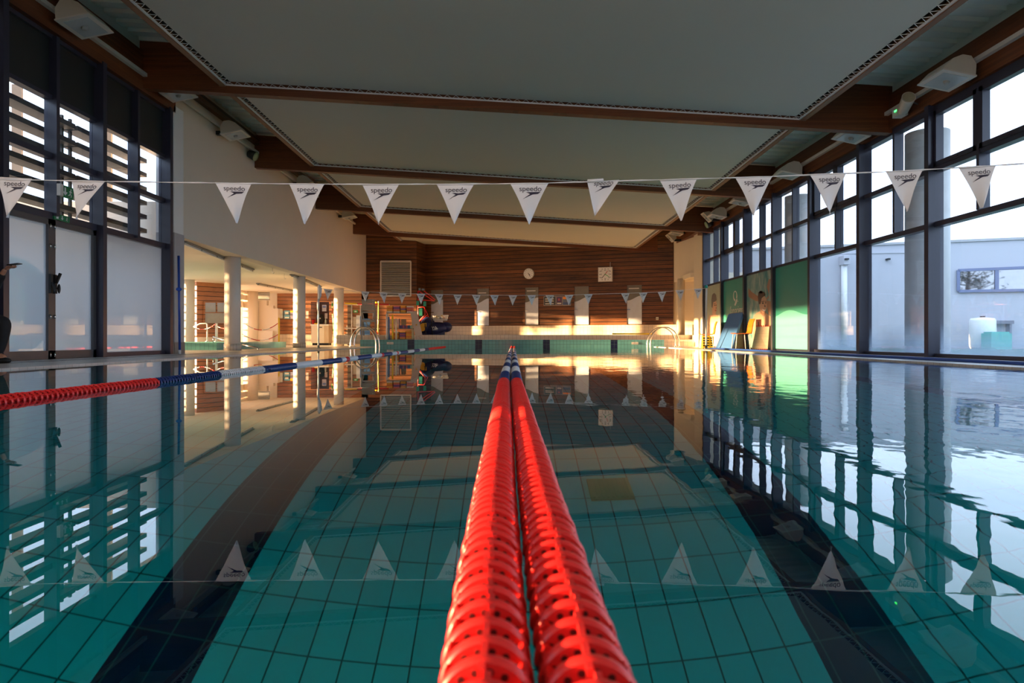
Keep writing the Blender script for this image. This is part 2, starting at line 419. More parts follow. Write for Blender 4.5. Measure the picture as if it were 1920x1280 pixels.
MB().lathe([(.30,0),(.30,2.3)],28,Matrix.Translation((PX(470,29.15),29.15,.018))).obj('newel_wall',m_wallc,o)
Y=29.4
poly=[(483,563),(500,563),(500,572.5),(512.5,572.5),(512.5,578),(521,578),(521,646),(457,646),(457,563)]
MB().prism([P(a,b,Y) for a,b in poly],(0,.25,0)).obj('stepped_parapet',m_wallc,o)
g=MB()
for i,(a,b,c,e) in enumerate([(455,520,473,537),(473,520,495,527),(452,537,462,551),(449,551,457,563),(444,563,452,577)]):
    g.box(P(a,b,28.2),P(c,e,29.3))
g.obj('flight_underside',m_wallc,o)
MB().box(P(483,620,29.2),P(513,645,29.35)).obj('bottom_steps',m_wallc,o)
sbox('wall_side_hall_inner',(-10.45,30.3,0),(-6.7,30.6,.5),m_cream)
o=MB()
for a,b in ((520,583),(617,690)): o.box((PX(a,30.3),30.3,.5),(PX(b,30.3),30.6,2.31))
o.box((PX(583,30.3),30.3,1.94),(PX(617,30.3),30.6,2.31))
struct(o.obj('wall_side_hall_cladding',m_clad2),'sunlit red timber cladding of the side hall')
sbox('wall_alcove',(PX(583,30.3),31.2,0),(PX(617,30.3)+.4,31.3,2.31),mat('dark alcove shade',(.05,.02,.012),.7))  # dark colour stands in for the shade inside the alcove
sbox('wall_alcove_side',(PX(583,30.3)-.05,30.6,0),(PX(583,30.3),31.2,2.31),m_clad2)
sbox('trim_alcove',(PX(652,30.25),30.2,0),(PX(659,30.2),30.3,1.9),mat('dark doorway slab',(.05,.03,.02),.7))  # plain dark slab set on the wall as a doorway
o=sgroup('window_side_hall_vent')
MB().box(P(483,542,29.6),P(506,563,29.62)).obj('backing',m_grey,o)
g=MB()
for i in range(7): g.box(P(483,543.5+i*3,29.5),P(506,544.8+i*3,29.6))
g.obj('louvre_blades',m_white,o)
# paddling pool
o=sgroup('paddling_pool'); o['label']='raised turquoise tiled paddling pool in the side hall'
g=MB().box((-12.6,17.3,0),(-7.5,17.6,.205)); g.obj('rim',m_kerb,o)
MB().box((-7.8,17.6,0),(-7.5,22.6,.204)).obj('rim',m_kerb2,o)
MB().box((-12.6,22.3,0),(-7.8,22.6,.204)).obj('rim',m_kerb,o)
struct(MB().box((-12.6,17.6,.1),(-7.8,22.3,.17)).obj('water',mat('paddling pool water',(.10,.30,.30),.05)))
# ================================================================== RIGHT WALL END
sbox('wall_right_pillar',(6.72,24.15,0),(7.42,25.3,4.6),m_wallc)
pl,n=slab(Vector((6.50,27.75,0)),Vector((6.86,25.25,0)),2.58,5.2,.25); struct(MB().prism(pl,n).obj('wall_right',m_wallc),'cream plaster wall beside the timber wall')
pl,n=slab(Vector((6.45,27.68,0)),Vector((8.5,26.75,0)),.3,2.62,.2); struct(MB().prism(pl,n).obj('wall_right_lower',m_wallc))
sbox('wall_right_recess',(8.3,25.3,.0),(8.5,31,2.7),m_wallc)
sbox('wall_back_side',(6.3,27.75,.3),(6.49,31,5.2),m_wallc)
sbox('wall_recess_back',(6.3,30.9,.3),(8.5,31.1,5.2),m_wallc)
sbox('ceiling_recess',(6.6,25.3,2.585),(8.5,31,2.75),m_soff)
sbox('wall_recess_front',(7.42,25.2,-.1),(8.5,25.3,2.75),m_wallc)
sbox('floor_recess',(6.7,25.3,-.2),(8.5,27.6,.44),m_cream)
o=sgroup('pillar'); o['label']='slim cream column in the recess by the timber wall'; o.location=(6.57,26.6,.44)
MB().lathe([(.14,0),(.14,2.2)],24).obj('shaft',m_wallc,o)
# ================================================================== ROOF
def roofz(x): return 5.11-.0607*x
g=MB(); p=.34; y=-7.; vs=[]; prof=[]
while y<32.:
    prof += [(y,0),(y+.012,.06),(y+.16,.06),(y+.172,0)]; y+=p
for yy,dz in prof:
    for x in (-6.62,7.6): vs.append((x,yy,roofz(x)+dz))
g.add(vs,[(2*i,2*i+1,2*i+3,2*i+2) for i in range(len(prof)-1)])
struct(g.obj('ceiling_deck',m_metal_deck,recalc=False),'pale green corrugated roof deck')
struct(MB().prism([(-7,-7.2,5.75),(8.6,-7.2,4.85),(8.6,33,4.85),(-7,33,5.75)],(0,0,.1)).obj('ceiling_roof',m_roofm))
BY=[1.3,6.6,11.9,17.2,22.5,27.8]
lz={1.3:4.76,6.6:4.75,11.9:4.72,17.2:4.664,22.5:4.647,27.8:4.649,30.3:4.645,-4:4.76,31.25:4.645}
rz_={1.3:4.14,6.6:4.13,11.9:4.12,17.2:4.046,22.5:4.02,27.8:3.99,29.:3.985,-4:4.15,28.35:3.985}
for y in BY:
    def bz(x): return (lz[y]+rz_[y])/2-.50-.060*x+.37
    pl=[(-6.5,y,bz(-6.5)),(6.62,y,bz(6.62)),(6.62,y,bz(6.62)+.82),(-6.5,y,bz(-6.5)+.82)]
    if y>27: pl=[(-6.5,y,bz(-6.5)),(6.95,y,bz(6.95)),(6.95,y,bz(6.95)+.82),(-6.5,y,bz(-6.5)+.82)]
    struct(MB().prism(pl,(0,.17,0)).obj('roof_beam',m_beam),'laminated timber roof beam across the hall')
# wall plates along both sides
struct(MB().box((-6.66,-7,4.62),(-6.44,13.05,5.32)).obj('wall_plate',m_beam),'timber wall plate over the louvred glazing')
sbox('trim_5',(-6.62,-7,5.32),(-6.5,13.05,5.64),m_metal_deck); sbox('trim_6',(6.62,-7,4.56),(6.78,24.2,4.95),m_metal_deck)
struct(MB().box((6.56,-7,3.96),(6.80,24.2,4.56)).obj('wall_plate',m_beam),'timber wall plate over the tall clear windows')
struct(MB().box((6.56,24.2,4.12),(7.40,29.6,4.72)).obj('wall_plate',m_beam),'timber wall plate past the tall windows')
struct(MB().box((-6.5,13.05,5.18),(-6.38,30.3,5.34)).obj('wall_plate',m_clad),'dark timber rail on top of the white wall')
# stretched fabric ceilings, one per bay, laced into batten frames
def ceiling_bay(ya,yb,yla=None,ylb=None):
    """corner order: near left, near right, far right, far left"""
    L=5.02
    a=Vector((-L,ya,lz[ya])); b=Vector((L,ya,rz_[ya]))
    if ylb: d_=Vector((-4.95,30.28,lz[30.3])); c=Vector((4.98,28.25,rz_[29.])); mid=[Vector((-4.27,30.28,4.605)),Vector((-4.02,31.22,4.59))]
    else: c=Vector((L-.02,yb,rz_[yb])); d_=Vector((-L+.03,yb,lz[yb])); mid=[]
    o=sgroup('ceiling'); o['label']='white stretched fabric ceiling panel between two beams'
    up=Vector((0,0,.02)); gap=.105
    def inset(p,q,u): return None
    cen=(a+b+c+d_)/4
    if ylb:
        mem=[a+Vector((gap,gap,.03)), b+Vector((-gap,gap,.03)), c+Vector((-gap,-.02,.03))]+[v+Vector((0,-.03,.03)) for v in mid[::-1]]+[d_+Vector((gap,-.03,.03))]
    else:
        mem=[a+Vector((gap,gap+.1,.03)), b+Vector((-gap,gap+.1,.03)), c+Vector((-gap,-gap,.03)), d_+Vector((gap,-gap,.03))]
    MB().prism(mem,(0,0,.012)).obj('membrane',m_memb,o)
    g=MB(); 
    ed=[(a,d_),(b,c)]
    for p,q in ed:
        s=-1 if p.x<0 else 1
        off=Vector((s*.055,0,.045)); g.bar(p+off,q+off,.09,.13)
    g.obj('batten',m_batten,o)
    g=MB()
    e4=[(a,d_),(b,c),(a+Vector((0,.1,0)),b+Vector((0,.1,0)))] + ([] if ylb else [(d_,c)])
    for p,q in e4: g.bar(p+up*.5,q+up*.5,.03,.025)
    g.obj('edge_profile',m_white,o)
    g=MB()
    for k,(p,q) in enumerate(e4):
        ins = (Vector((gap,0,.03)) if p.x<0 else Vector((-gap,0,.03))) if k<2 else (Vector((0,gap,.03)) if k==2 else Vector((0,-gap,.03)))
        n=max(2,int((q-p).length/.075)); n-=n%2
        pt=[p+(q-p)*(i/n)+(ins if i%2 else up*.5) for i in range(n+1)]
        for i in range(n): g.bar(pt[i],pt[i+1],.006,.005)
    g.obj('lacing',m_white,o)
    g=MB()
    for k,(p,q) in enumerate(e4):
        ins = (Vector((gap+.02,0,0)) if p.x<0 else Vector((-gap-.02,0,0))) if k<2 else (Vector((0,gap+.02,0)) if k==2 else Vector((0,-gap-.02,0)))
        z=Vector((0,0,.075)); g.add([p+z,q+z,q+z+ins,p+z+ins],[(0,1,2,3)])
    g.obj('shadow_gap',m_dark,o,recalc=False)  # black strips stand in for the shade behind the lacing
for i in range(5): ceiling_bay(BY[i]+.17 if 0 else BY[i],BY[i+1])
ceiling_bay(27.8,30.3,ylb=True)
sbox('ceiling_near',(-5,-7,4.3),(5,1.3,4.35),m_memb)

# ================================================================== RIGHT WINDOW WALL
RY=[23.4,21.4,19.3,17.18,15.04,12.9,10.76,8.62,6.48,4.3,2.2,0,-2.1,-4.3,-6.5]
m_col2=m_conc
for i in range(len(RY)-1):
    y1,y0=RY[i],RY[i+1]
    o=sgroup('window_%d'%(i+1))
    g=MB()
    g.box((6.52,y1-.055,0),(6.76,y1+.055,3.97))                  # thick post
    g.box((6.62,y0,2.06),(6.76,y1,2.14))                        # transoms
    g.box((6.62,y0,2.93),(6.76,y1,3.01))
    g.box((6.62,y0,3.86),(6.76,y1,3.98))
    g.box((6.62,y0,.0),(6.76,y1,.075))
    ym=(y0+y1)/2
    g.box((6.60,ym-.03,2.14),(6.76,ym+.03,3.86))
    g.obj('frame',m_frame,o)
    haze = m_glassf
    MB().box((6.70,y0+.05,.07),(6.712,y1-.05,2.07)).obj('lower_pane',haze,o)
    for a,b in ((y0+.05,ym-.03),(ym+.03,y1-.05)):
        MB().box((6.70,a,2.13),(6.712,b,2.94)).obj('middle_pane',m_glass,o)
        MB().box((6.70,a,3.0),(6.712,b,3.87)).obj('upper_pane',m_glass,o)
        if i in (1,4,6,7):
            s=MB()
            for (za,zb,ya_,yb_) in ((3.0,3.07,a,b),(3.80,3.87,a,b),(3.0,3.87,a,a+.07),(3.0,3.87,b-.07,b)): s.box((6.60,ya_,za),(6.70,yb_,zb))
            s.box((6.585,(a+b)/2-.1,3.02),(6.60,(a+b)/2+.1,3.04))
            s.obj('opening_sash',m_frame,o)
# ================================================================== LEFT WINDOW WALL
def frame_left(i,y0,y1,door):
    o=sgroup('window_%d'%(i+20)); ym=(y0+y1)/2
    g=MB()
    for y in ((y0,y1) if i==0 else (y1,)): g.box((-6.64,y-.05,0),(-6.42,y+.05,4.66))
    g.box((-6.64,ym-.035,2.05),(-6.46,ym+.035,4.6))
    for za,zb in ((2.0,2.1),(2.86,2.94),(3.70,3.76),(4.56,4.66)): g.box((-6.64,y0,za),(-6.52,y1,zb))
    if not door: g.box((-6.64,y0,0),(-6.52,y1,.09))
    g.obj('frame',m_frame,o)
    MB().box((-6.60,y0+.05,3.76),(-6.57,y1-.05,4.58)).obj('blind_panel',m_blind,o)
    for a,b in ((y0+.05,ym-.035),(ym+.035,y1-.05)):
        MB().box((-6.60,a,2.09),(-6.588,b,2.87)).obj('middle_pane',m_glass,o)
        MB().box((-6.60,a,2.93),(-6.588,b,3.71)).obj('upper_pane',m_glass,o)
    if not door: MB().box((-6.60,y0+.05,.08),(-6.588,y1-.05,2.01)).obj('lower_pane',m_frost,o)
    g=MB(); z=2.065
    while z<3.70:
        g.box((-7.13,y0+.03,z-.038),(-6.87,y1-.03,z+.038)); z+=.262
    for y in (y0+.1,y1-.1): g.box((-7.06,y-.02,2.),(-7.02,y+.02,3.8))
    g.obj('louvre_blades',m_louv,o)
    return o
LYS=[8.66,10.76,12.86]
frame_left(0,LYS[0],LYS[1],True); frame_left(1,LYS[1],LYS[2],False)
o=sgroup('window_22'); g=MB()
for y in (-6.9,-4.8,-2.7,-.6,1.85): g.box((-6.64,y-.04,0),(-6.5,y+.04,4.66))
g.box((-6.64,-6.9,4.0),(-6.5,1.9,4.7)); g.obj('frame',m_frame,o)
MB().box((-6.6,-6.9,.02),(-6.588,1.85,2.0)).obj('frosted_pane',m_sundim,o)  # unseen pane added to dim the sun on the near ropes
MB().box((-6.6,-6.9,2.0),(-6.588,1.85,4.0)).obj('pane',m_glass,o)
# double door
ym=9.68
for k,(y0,y1) in enumerate(((8.71,ym),(ym,10.71))):
    o=sgroup('door_%d'%(k+1)); g=MB()
    for a in (y0,y1-.075): g.box((-6.60,a,.02),(-6.53,a+.075,2.0))
    g.box((-6.60,y0,.02),(-6.53,y1,.14)); g.box((-6.60,y0,1.92),(-6.53,y1,2.0))
    g.obj('leaf_frame',m_doorf,o)
    MB().box((-6.575,y0+.07,.13),(-6.565,y1-.07,1.93)).obj('frosted_pane',m_frost,o)
    hy=ym-.045 if k==0 else ym+.045
    hh=MB().box((-6.53,hy-.025,.95),(-6.50,hy+.025,1.22)); hh.bar((-6.50,hy,1.10),(-6.44,hy,1.24 if k else 1.0),.03,.03); hh.ball((-6.46,hy,1.02),(.022,.02,.07),8,6)
    hh.obj('handle',m_dark,o)
    hz=MB()
    for z in (.08,.62,1.62,1.9): hz.tube([(-6.52,hy,z-.03),(-6.52,hy,z+.03)],.012,8)
    hz.obj('bolt',m_steel,o)
# ================================================================== OUTSIDE
struct(MB().box((6.9,-12,-.4),(40,45,-.06)).obj('ground_right',m_lawn))
struct(MB().box((-30,-12,-.4),(-6.9,45,-.02)).obj('ground_left',m_conc))
p0,p1=Vector((7.65,28.3,0)),Vector((24,22.8,0)); d2=(p1-p0).normalized(); n2=Vector((d2.y,-d2.x,0))
def EX(px,py,off=0.):
    k=(px-CX)/F; s=d2.y/d2.x; Y=(p0.y-s*p0.x)/(1-s*k); return P(px,py,Y)+n2*off
o=sgroup('exterior_building'); o['label']='low white building across the lawn'
pl,n=slab(p0,p1,-.3,3.92,.4); MB().prism(pl,n).obj('wall',m_ext,o)
pl,n=slab(p0+n2*.06,p1+n2*.06,3.88,3.97,.5); MB().prism(pl,n).obj('parapet_cap',mat('zinc cap',(.4,.4,.42),.5),o)
g=MB(); pts=[EX(1796,507,.03),EX(1990,499,.03),EX(1990,543,.03),EX(1796,546,.03)]
MB().prism([v+n2*.0 for v in pts],n2*-.02).obj('window_pane',mat('dusk reflecting pane',(.36,.36,.37),.03,metal=.9),o)
for i in range(4): g.bar(pts[i]+n2*.03,pts[(i+1)%4]+n2*.03,.10,.06,n2)
g.bar(EX(1868,504,.05),EX(1868,545,.05),.12,.06,n2)
g.obj('window_frame',mat('blue grey frame',(.16,.19,.32),.4),o)
g=MB().tube([EX(1582,480,.12),EX(1582,655,.12)],.11,16); g.obj('drainpipe',m_white,o)
MB().box(EX(1573,481,.02)+n2*0,EX(1592,497,.02)+n2*.3).obj('rain_hopper',m_ext,o)
MB().box(EX(1579,486.5,.3),EX(1589,489,.45)).obj('hopper_outlet',m_dark,o)
MB().box(EX(1660,485,.02),EX(1668,488,.2)).obj('wall_lamp',m_dark,o)
pl=[EX(1500,474,.03),EX(1783,470,.03),EX(1783,473,.03),EX(1500,477,.03)]
MB().prism(pl,n2*-.05).obj('ledge',m_ext,o)
for (x,y,l) in ((7.35,12.1,'round concrete column outside, beside the post of the clear windows'),(7.35,17.5,'round concrete column outside, behind the green wave poster')):
    o=sgroup('pillar'); o['label']=l; o.location=(x,y,-.1)
    MB().lathe([(.35,0),(.35,4.05)],32).obj('shaft',m_conc,o)
# tree reflected in the far pane: a real shrub standing on the lawn before the building
t=thing('barrel','white plastic barrel on the lawn outside the clear windows','barrel',EX(1822,655,1.2))
t.location.z=-.06
MB().lathe([(.36,0),(.40,.1),(.41,.5),(.40,1.0),(.36,1.08),(.05,1.12)],24).obj('body',m_white,t)
MB().lathe([(.08,1.1),(.08,1.16)],12).obj('lid',m_dark,t)
t=tag(MB().box((0,0,0),(.7,.5,.55)).box((.05,.05,.55),(.65,.45,.6)).obj('storage_box',mat('sea green crate',(.06,.45,.36),.5),loc=EX(1820,655,2.2)),'sea green crate in front of the white barrel on the lawn','crate'); t.location.z=-.06
t=tag(MB().box((0,0,0),(.9,.4,.12)).box((.05,.05,-.9),(.12,.35,0)).box((.78,.05,-.9),(.85,.35,0)).obj('garden_bench',mat('grey weathered wood',(.2,.2,.24),.7),loc=EX(1846,602,.5)),'grey outdoor bench against the white building beyond the barrel','bench'); t.location.z=.84
# left courtyard
struct(MB().box((-15.2,1.6,-.2),(-14.8,12.65,7.)).obj('sun_blocker_courtyard',m_extc))  # unseen wall added to block the sun from doors and deck
for x0_ in (-10.42,-8.55): struct(MB().box((x0_,14.2,2.9),(x0_+.20,14.26,5.6)).obj('exterior_chimney',mat('dark grey masonry',(.10,.09,.085),.8)))  # narrow dark grey masonry strips above the side hall
t=thing('playground_tunnel','green round play tunnel standing beyond the frosted doors','play equipment',(-7.9,10.3,-.02))
Mx=Matrix.Translation((0,0,.82))@Matrix.Rotation(PI/2,4,'X')
MB().lathe([(.80,-.3),(.80,.3),(.72,.3),(.72,-.3),(.80,-.3)],32,Mx,cap=False).obj('shell',m_green,t)
MB().lathe([(.72,-.02),(.72,.02)],32,Mx).obj('end_disc',mat('pale green sheet',(.30,.45,.20),.6),t)
# the pine whose crown shows mirrored in the far building's pane
t=thing('tree','dark pine tree on the lawn, mirrored in the pane of the white building','tree',(15.8,8.6,-.06))
MB().tube([(0,0,0),(.05,0,1.5),(-.05,.05,3.2),(.1,0,4.6)],[.14,.12,.09,.04],10).obj('trunk',mat('pine bark',(.08,.05,.035),.9),t)
g=MB(); lf=MB(); rr=random.Random(11)
for k in range(46):
    h=2.3+2.4*rr.random(); a=rr.random()*2*PI; L=(1.9-.28*(h-2.3))*(.5+.6*rr.random())
    p=Vector((0,0,h)); q=p+Vector((math.cos(a)*L,math.sin(a)*L,.25+.35*rr.random()))
    g.tube([p,p.lerp(q,.5)+Vector((0,0,-.05)),q],[.03,.02,.01],5)
    for j in range(16):
        c=p.lerp(q,.35+.7*rr.random())+Vector((rr.uniform(-.16,.16),rr.uniform(-.16,.16),rr.uniform(-.1,.16)))
        d_=Vector((rr.uniform(-1,1),rr.uniform(-1,1),rr.uniform(-.2,1))).normalized()*.16; s_=d_.orthogonal().normalized()*.035
        lf.add([c-s_,c+s_,c+d_],[(0,1,2)]); s2=d_.cross(s_).normalized()*.035; lf.add([c-s2,c+s2,c+d_],[(0,1,2)])
g.obj('branches',mat('pine twig',(.08,.05,.035),.9),t); lf.obj('needles',mat('pine needles',(.02,.045,.02),.8),t,recalc=False)

# ================================================================== LANE ROPES
ORD=['first','second','third','fourth','fifth','sixth','seventh','eighth','ninth','tenth','eleventh','twelfth','thirteenth','fourteenth','fifteenth','sixteenth','seventeenth','eighteenth','nineteenth','twentieth']
PITCH=.042
def disc_geo(g,c,dirv,R=.0435,n=20,mi=0,fins=True,lite=False):
    M=Matrix.Translation(c)@dirv.to_track_quat('Z','Y').to_matrix().to_4x4()
    if lite: prof=[(R*.62,-.0208),(R*.93,-.009),(R,-.003),(R,.003),(R*.93,.009),(R*.62,.0208)]
    if lite: g.lathe(prof,n,M,mi,True)
    else:
        n=36
        g.lathe([(R*.52,-.021),(R*.52,.021)],n,M,mi,True,False)
        g.lathe([(R*.52,-.0085),(R*.93,-.0075)],n,M,mi,True,False); g.lathe([(R*.93,.0075),(R*.52,.0085)],n,M,mi,True,False)
        g.lathe([(R*.93,-.0075),(R*.975,-.006),(R,-.0022),(R,.0022),(R*.975,.006),(R*.93,.0075)],n,M,mi,True,False)
        for k in range(16):
            a=2*PI*(k+.5)/16; p=M@Vector((R*.76*math.cos(a),R*.76*math.sin(a),-.0084)); q=M@Vector((R*.76*math.cos(a),R*.76*math.sin(a),.0084)); g.tube([p,q],.0034,7,mi+1)
    if fins and not lite:
        for k in range(6):
            a=PI/2+2*PI*k/6; ca,sa=math.cos(a),math.sin(a)
            p=M@Vector((R*.78*ca,R*.78*sa,-.0205)); q=M@Vector((R*.78*ca,R*.78*sa,.0205))
            up=M.to_3x3()@Vector((ca,sa,0))
            g.bar(p,q,.006,R*.36,up,mi)
DISC={}
for nm,m in (('r',m_red),('b',m_blue),('w',m_wfl)):
    g=MB(); disc_geo(g,Vector((0,0,0)),Vector((0,1,0)))
    o_=g.obj('float_disc',[m,mat('float holes',tuple(x*.12 for x in {'r':(.5,.01,.01),'b':(.02,.05,.2),'w':(.5,.5,.5)}[nm]),.6)]); DISC[nm]=o_.data; bpy.data.objects.remove(o_)
def rope_colour(Y):
    if Y<4.75 or Y>19.9: return 0
    if abs(Y-10.2)<.12 or abs(Y-12.95)<.1 or abs(Y-14.6)<.09: return 0
    return 1 if int((Y-4.75)/1.02)%2==0 else 2
def lane_rope(label,xf,y0,y1,zc=0.):
    t=thing('lane_rope',label,'lane rope',(xf(y0),y0,zc))
    base=Vector((xf(y0),y0,zc))
    pt=lambda Y: Vector((xf(Y),Y,zc))-base
    MB().tube([pt(y0+(y1-y0)*i/20) for i in range(21)],.012,8).obj('cable',m_grey,t)
    n=int((y1-y0)/PITCH); rest=MB(); rnd=random.Random(3)
    for i in range(n):
        Y=y0+(i+.5)*PITCH; c=rope_colour(Y)
        if i<100:
            o=bpy.data.objects.new('float_disc',DISC['rbw'[c]]); COL.objects.link(o); o.parent=t
            p=pt(Y); o.location=(p.x+rnd.uniform(-.0012,.0012),p.y,p.z+rnd.uniform(-.0015,.0015))
            o.rotation_euler=(rnd.uniform(-.03,.03),rnd.uniform(-.10,.10),rnd.uniform(-.03,.03))
        else:
            disc_geo(rest,pt(Y),Vector((0,1,0)),n=14,mi=c,lite=True)
    o=rest.obj('float_discs',[m_red,m_blue,m_wfl],t,recalc=False); o['kind']='stuff'
    MB().lathe([(.02,-.0),(.042,.02),(.042,.14),(.02,.18)],16,Matrix.Translation(pt(y1))@Matrix.Rotation(-PI/2,4,'X')).obj('end_float',m_red,t)
    MB().tube([pt(y1)+Vector((0,.1,0)),pt(y1)+Vector((0,YE-y1,.0))],.006,6).obj('hook_cable',m_steel,t)
def interp(tab):
    def f(y):
        if y<=tab[0][0]: return tab[0][1]
        for (a,b),(c,d) in zip(tab,tab[1:]):
            if y<=c: return b+(d-b)*(y-a)/(c-a)
        return tab[-1][1]
    return f
lane_rope('middle lane rope of red, blue and white discs, the twin towards the louvred glazing',interp([(.3,-.019),(1.2,-.034),(4.6,-.060),(12,-.06),(25,-.028)]),.26,24.75)
lane_rope('middle lane rope of red, blue and white discs, the twin towards the clear windows',interp([(.3,.070),(1.2,.055),(4.6,.029),(12,.03),(25,.062)]),.26,24.75)
lane_rope('lane rope lying alone, parallel to the white wall and its columns',lambda y:-2.5+.0016*(y-3),2.75,24.75,-.004)

# ================================================================== BACKSTROKE FLAG LINES
SPEEDO=text_mesh('speedo',1.0)
ARROW=[(-.20,-.02),(.46,.0),(.34,-.09),(.10,-.115),(-.36,-.32),(-.02,-.10),(-.06,-.075)]
def pennant(label,group,tl,tr,tip,Y,ph,fold=False):
    """triangle given by picture points tl, tr, tip at depth Y"""
    A,B,T=(P(*tl,Y),P(*tr,Y),P(*tip,Y)); c=(A+B)/2
    t=thing('pennant',label,'pennant',c,0,group)
    a,b,tp=A-c,B-c,T-c
    wd=(b-a).length; hg=(a+b).length*0+abs(tp.z)
    def at(u,v,off=0.):            # u across 0..1, v down 0..1
        L=a.lerp(tp,v); R_=b.lerp(tp,v)
        bow=.10*math.sin(PI*v)*(1-v)
        u2=u
        p=L.lerp(R_,u2)
        p.x += bow*wd*(.5-u)*.7*(1 if not fold else .3)
        y=.05*wd*math.sin(PI*u*1.2+ph)*(.3+v)+.03*wd*math.sin(v*4+ph)
        return Vector((p.x,y-off,p.z))
    g=MB(); NU,NV=8,12; vs=[at(i/NU,j/NV) for j in range(NV+1) for i in range(NU+1)]
    vb=[v+Vector((0,.0015,0)) for v in vs]; k=len(vs)
    fs=[(j*(NU+1)+i,j*(NU+1)+i+1,(j+1)*(NU+1)+i+1,(j+1)*(NU+1)+i) for j in range(NV) for i in range(NU)]
    g.add(vs,fs,0,True); g.add(vb,[f[::-1] for f in fs],0,True)
    g.obj('cloth',m_flag,t,recalc=False)
    # hem sleeve
    h=MB(); h.tube([at(i/6,0,.001)+Vector((0,0,.0)) for i in range(7)],.004*wd/.24,6); h.obj('hem',m_flag,t)
    # lettering
    sv,sf=SPEEDO; xs=[v.x for v in sv]; x0,x1=min(xs),max(xs); sc=.60/(x1-x0)
    lt=MB(); v0=.135 if not fold else .055
    def uv(x,y):                   # x,y in flag widths from the logo centre
        v=(v0*hg-y*wd)/hg; wv=max(.05,1-v)
        return at(.5+(x+.03)/wv,v,.0022)
    lt.add([uv((v.x-(x0+x1)/2)*sc,v.y*sc*.92) for v in sv],sf)
    lt.add([uv(x*.62,y*.62-.075) for x,y in ARROW],[(0,1,2,3,6),(3,4,5,6)])
    lt.obj('lettering',m_ink,t,recalc=False)
    if fold:
        r=MB().tube([at(i/6,.02,.012)+Vector((0,0,.012)) for i in range(4)],.012,8); r.obj('rolled_hem',m_flag,t)
    return t
near=[((0-8,332),(60,336),(14,408)),((132,338),(195,341),(144,411)),((404,343),(471,345),(443,418)),((543,345),(608,346),(571,420)),
 ((679,346),(748,346),(710,421)),((819,346),(888,346),(852,421)),((957,345),(1028,344),(992,421)),((1101,342),(1161,338),(1115,406)),
 ((1238,338),(1307,335),(1277,414)),((1379,333),(1448,331),(1413,404)),((1517,328),(1586,325),(1557,402)),((1661,322),(1730,318),(1700,397)),((1800,314),(1868,310),(1840,390))]
YF=4.9
where=['before the frosted double door','before the louvred glazing over the fixed frosted pane']
for i,(a,b,c) in enumerate(near):
    if i==7: lab='rumpled white pennant with its top rolled up on the nearer flag line'
    else: lab='white logo pennant, %s from the louvred glazing on the nearer flag line'%ORD[i]
    pennant(lab,'pennants of the nearer flag line',a,b,c,YF,i*1.7,fold=(i==7))
ln=[(-720,322),(-300,331),(-60,334),(0,336),(165,339.5),(300,341.5),(440,343.5),(574,345),(712,345.5),(852,345),(992,344),(1131,340),(1273,336),(1415,332),(1553,326.5),(1693,320.5),(1836,312),(1930,306),(2300,282),(2690,250)]
g=MB(); pts=[P(x,y,YF) for x,y in ln]; full=[]
for a,b in zip(pts,pts[1:]):
    for k in range(4): full.append(a.lerp(b,k/4))
full.append(pts[-1]); g.tube(full,[.0045+.0022*math.sin(i*2.1) for i in range(len(full))],6)
tag(g.obj('flag_line',m_flag),'white tape of the flag line hanging nearer, strung across the whole hall','flag line')
far=[615,684.5,719,754,789,823,858,893,927,961.6,996.7,1031,1067,1103,1172.5,1206,1241,1275,1309]
def fy(x):
    tab=[(590,538),(615,542.5),(684,546.5),(755,550),(857,552.3),(961,553.5),(1066,553),(1100,551.5),(1180,549.5),(1240,547),(1275,544),(1309,541.3),(1325,540)]
    return interp(tab)(x)
YG=19.9
for i,x in enumerate(far):
    hw=8.0 if i else 8.5
    if i==18: lab='white logo pennant next to the white pole with the teal cap'
    elif i==0: lab='crumpled white pennant between the second and third white columns'
    else: lab='white logo pennant, %s counted from the white columns on the far flag line'%ORD[i]
    pennant(lab,'pennants of the far flag line',(x-hw,fy(x-hw)+.3),(x+hw,fy(x+hw)+.3),(x-.5+(i%3),fy(x)+19.5),YG,i*2.3)
g=MB(); g.tube([P(x,fy(x),YG) for x in range(597,1324,12)]+[P(1324,540.2,YG)],.006,6)
tag(g.obj('flag_line',m_flag),'thin white cord of the far flag line between two white poles','flag line')
def pole(label,px,ytop,Y,r=.028,m=m_white,cap=None,ybase=None,name='flag_pole'):
    x=PX(px,Y); zt=PZ(ytop,Y)
    t=thing(name,label,'pole',(x,Y,.018))
    MB().tube([(0,0,0),(0,0,zt-.018)],r,14).obj('shaft',m,t)
    MB().lathe([(.07,0),(.07,.02),(r+.01,.03),(r+.01,.10)],16).obj('socket',m_steel,t)
    if cap: MB().lathe([(r+.015,0),(r+.02,.05),(r+.0,.09)],14,Matrix.Translation((0,0,zt-.05))).obj('cap',cap,t)
    return t
pole('white flag pole with a teal cap in front of the orange chair with yellow boxes',1324,538,YG,.028,m_white,mat('teal cap',(.02,.42,.38),.4))
t=pole('white flag pole wrapped with a drooping flag beside the second column',597,537,YG,.024,m_white)
g=MB(); g.tube([(0.02,0,1.42),(.045,-.02,1.55),(.05,-.01,1.75),(.02,0,1.86)],[.02,.05,.06,.02],8); g.tube([(-.01,-.02,1.1),(.0,-.03,1.3),(.01,-.02,1.45)],[.015,.035,.03],8); g.obj('wrapped_flag',m_flag,t)
pole('thin white pole between the blue mat and the orange chair',1389.5,517,20.3,.02,m_white)
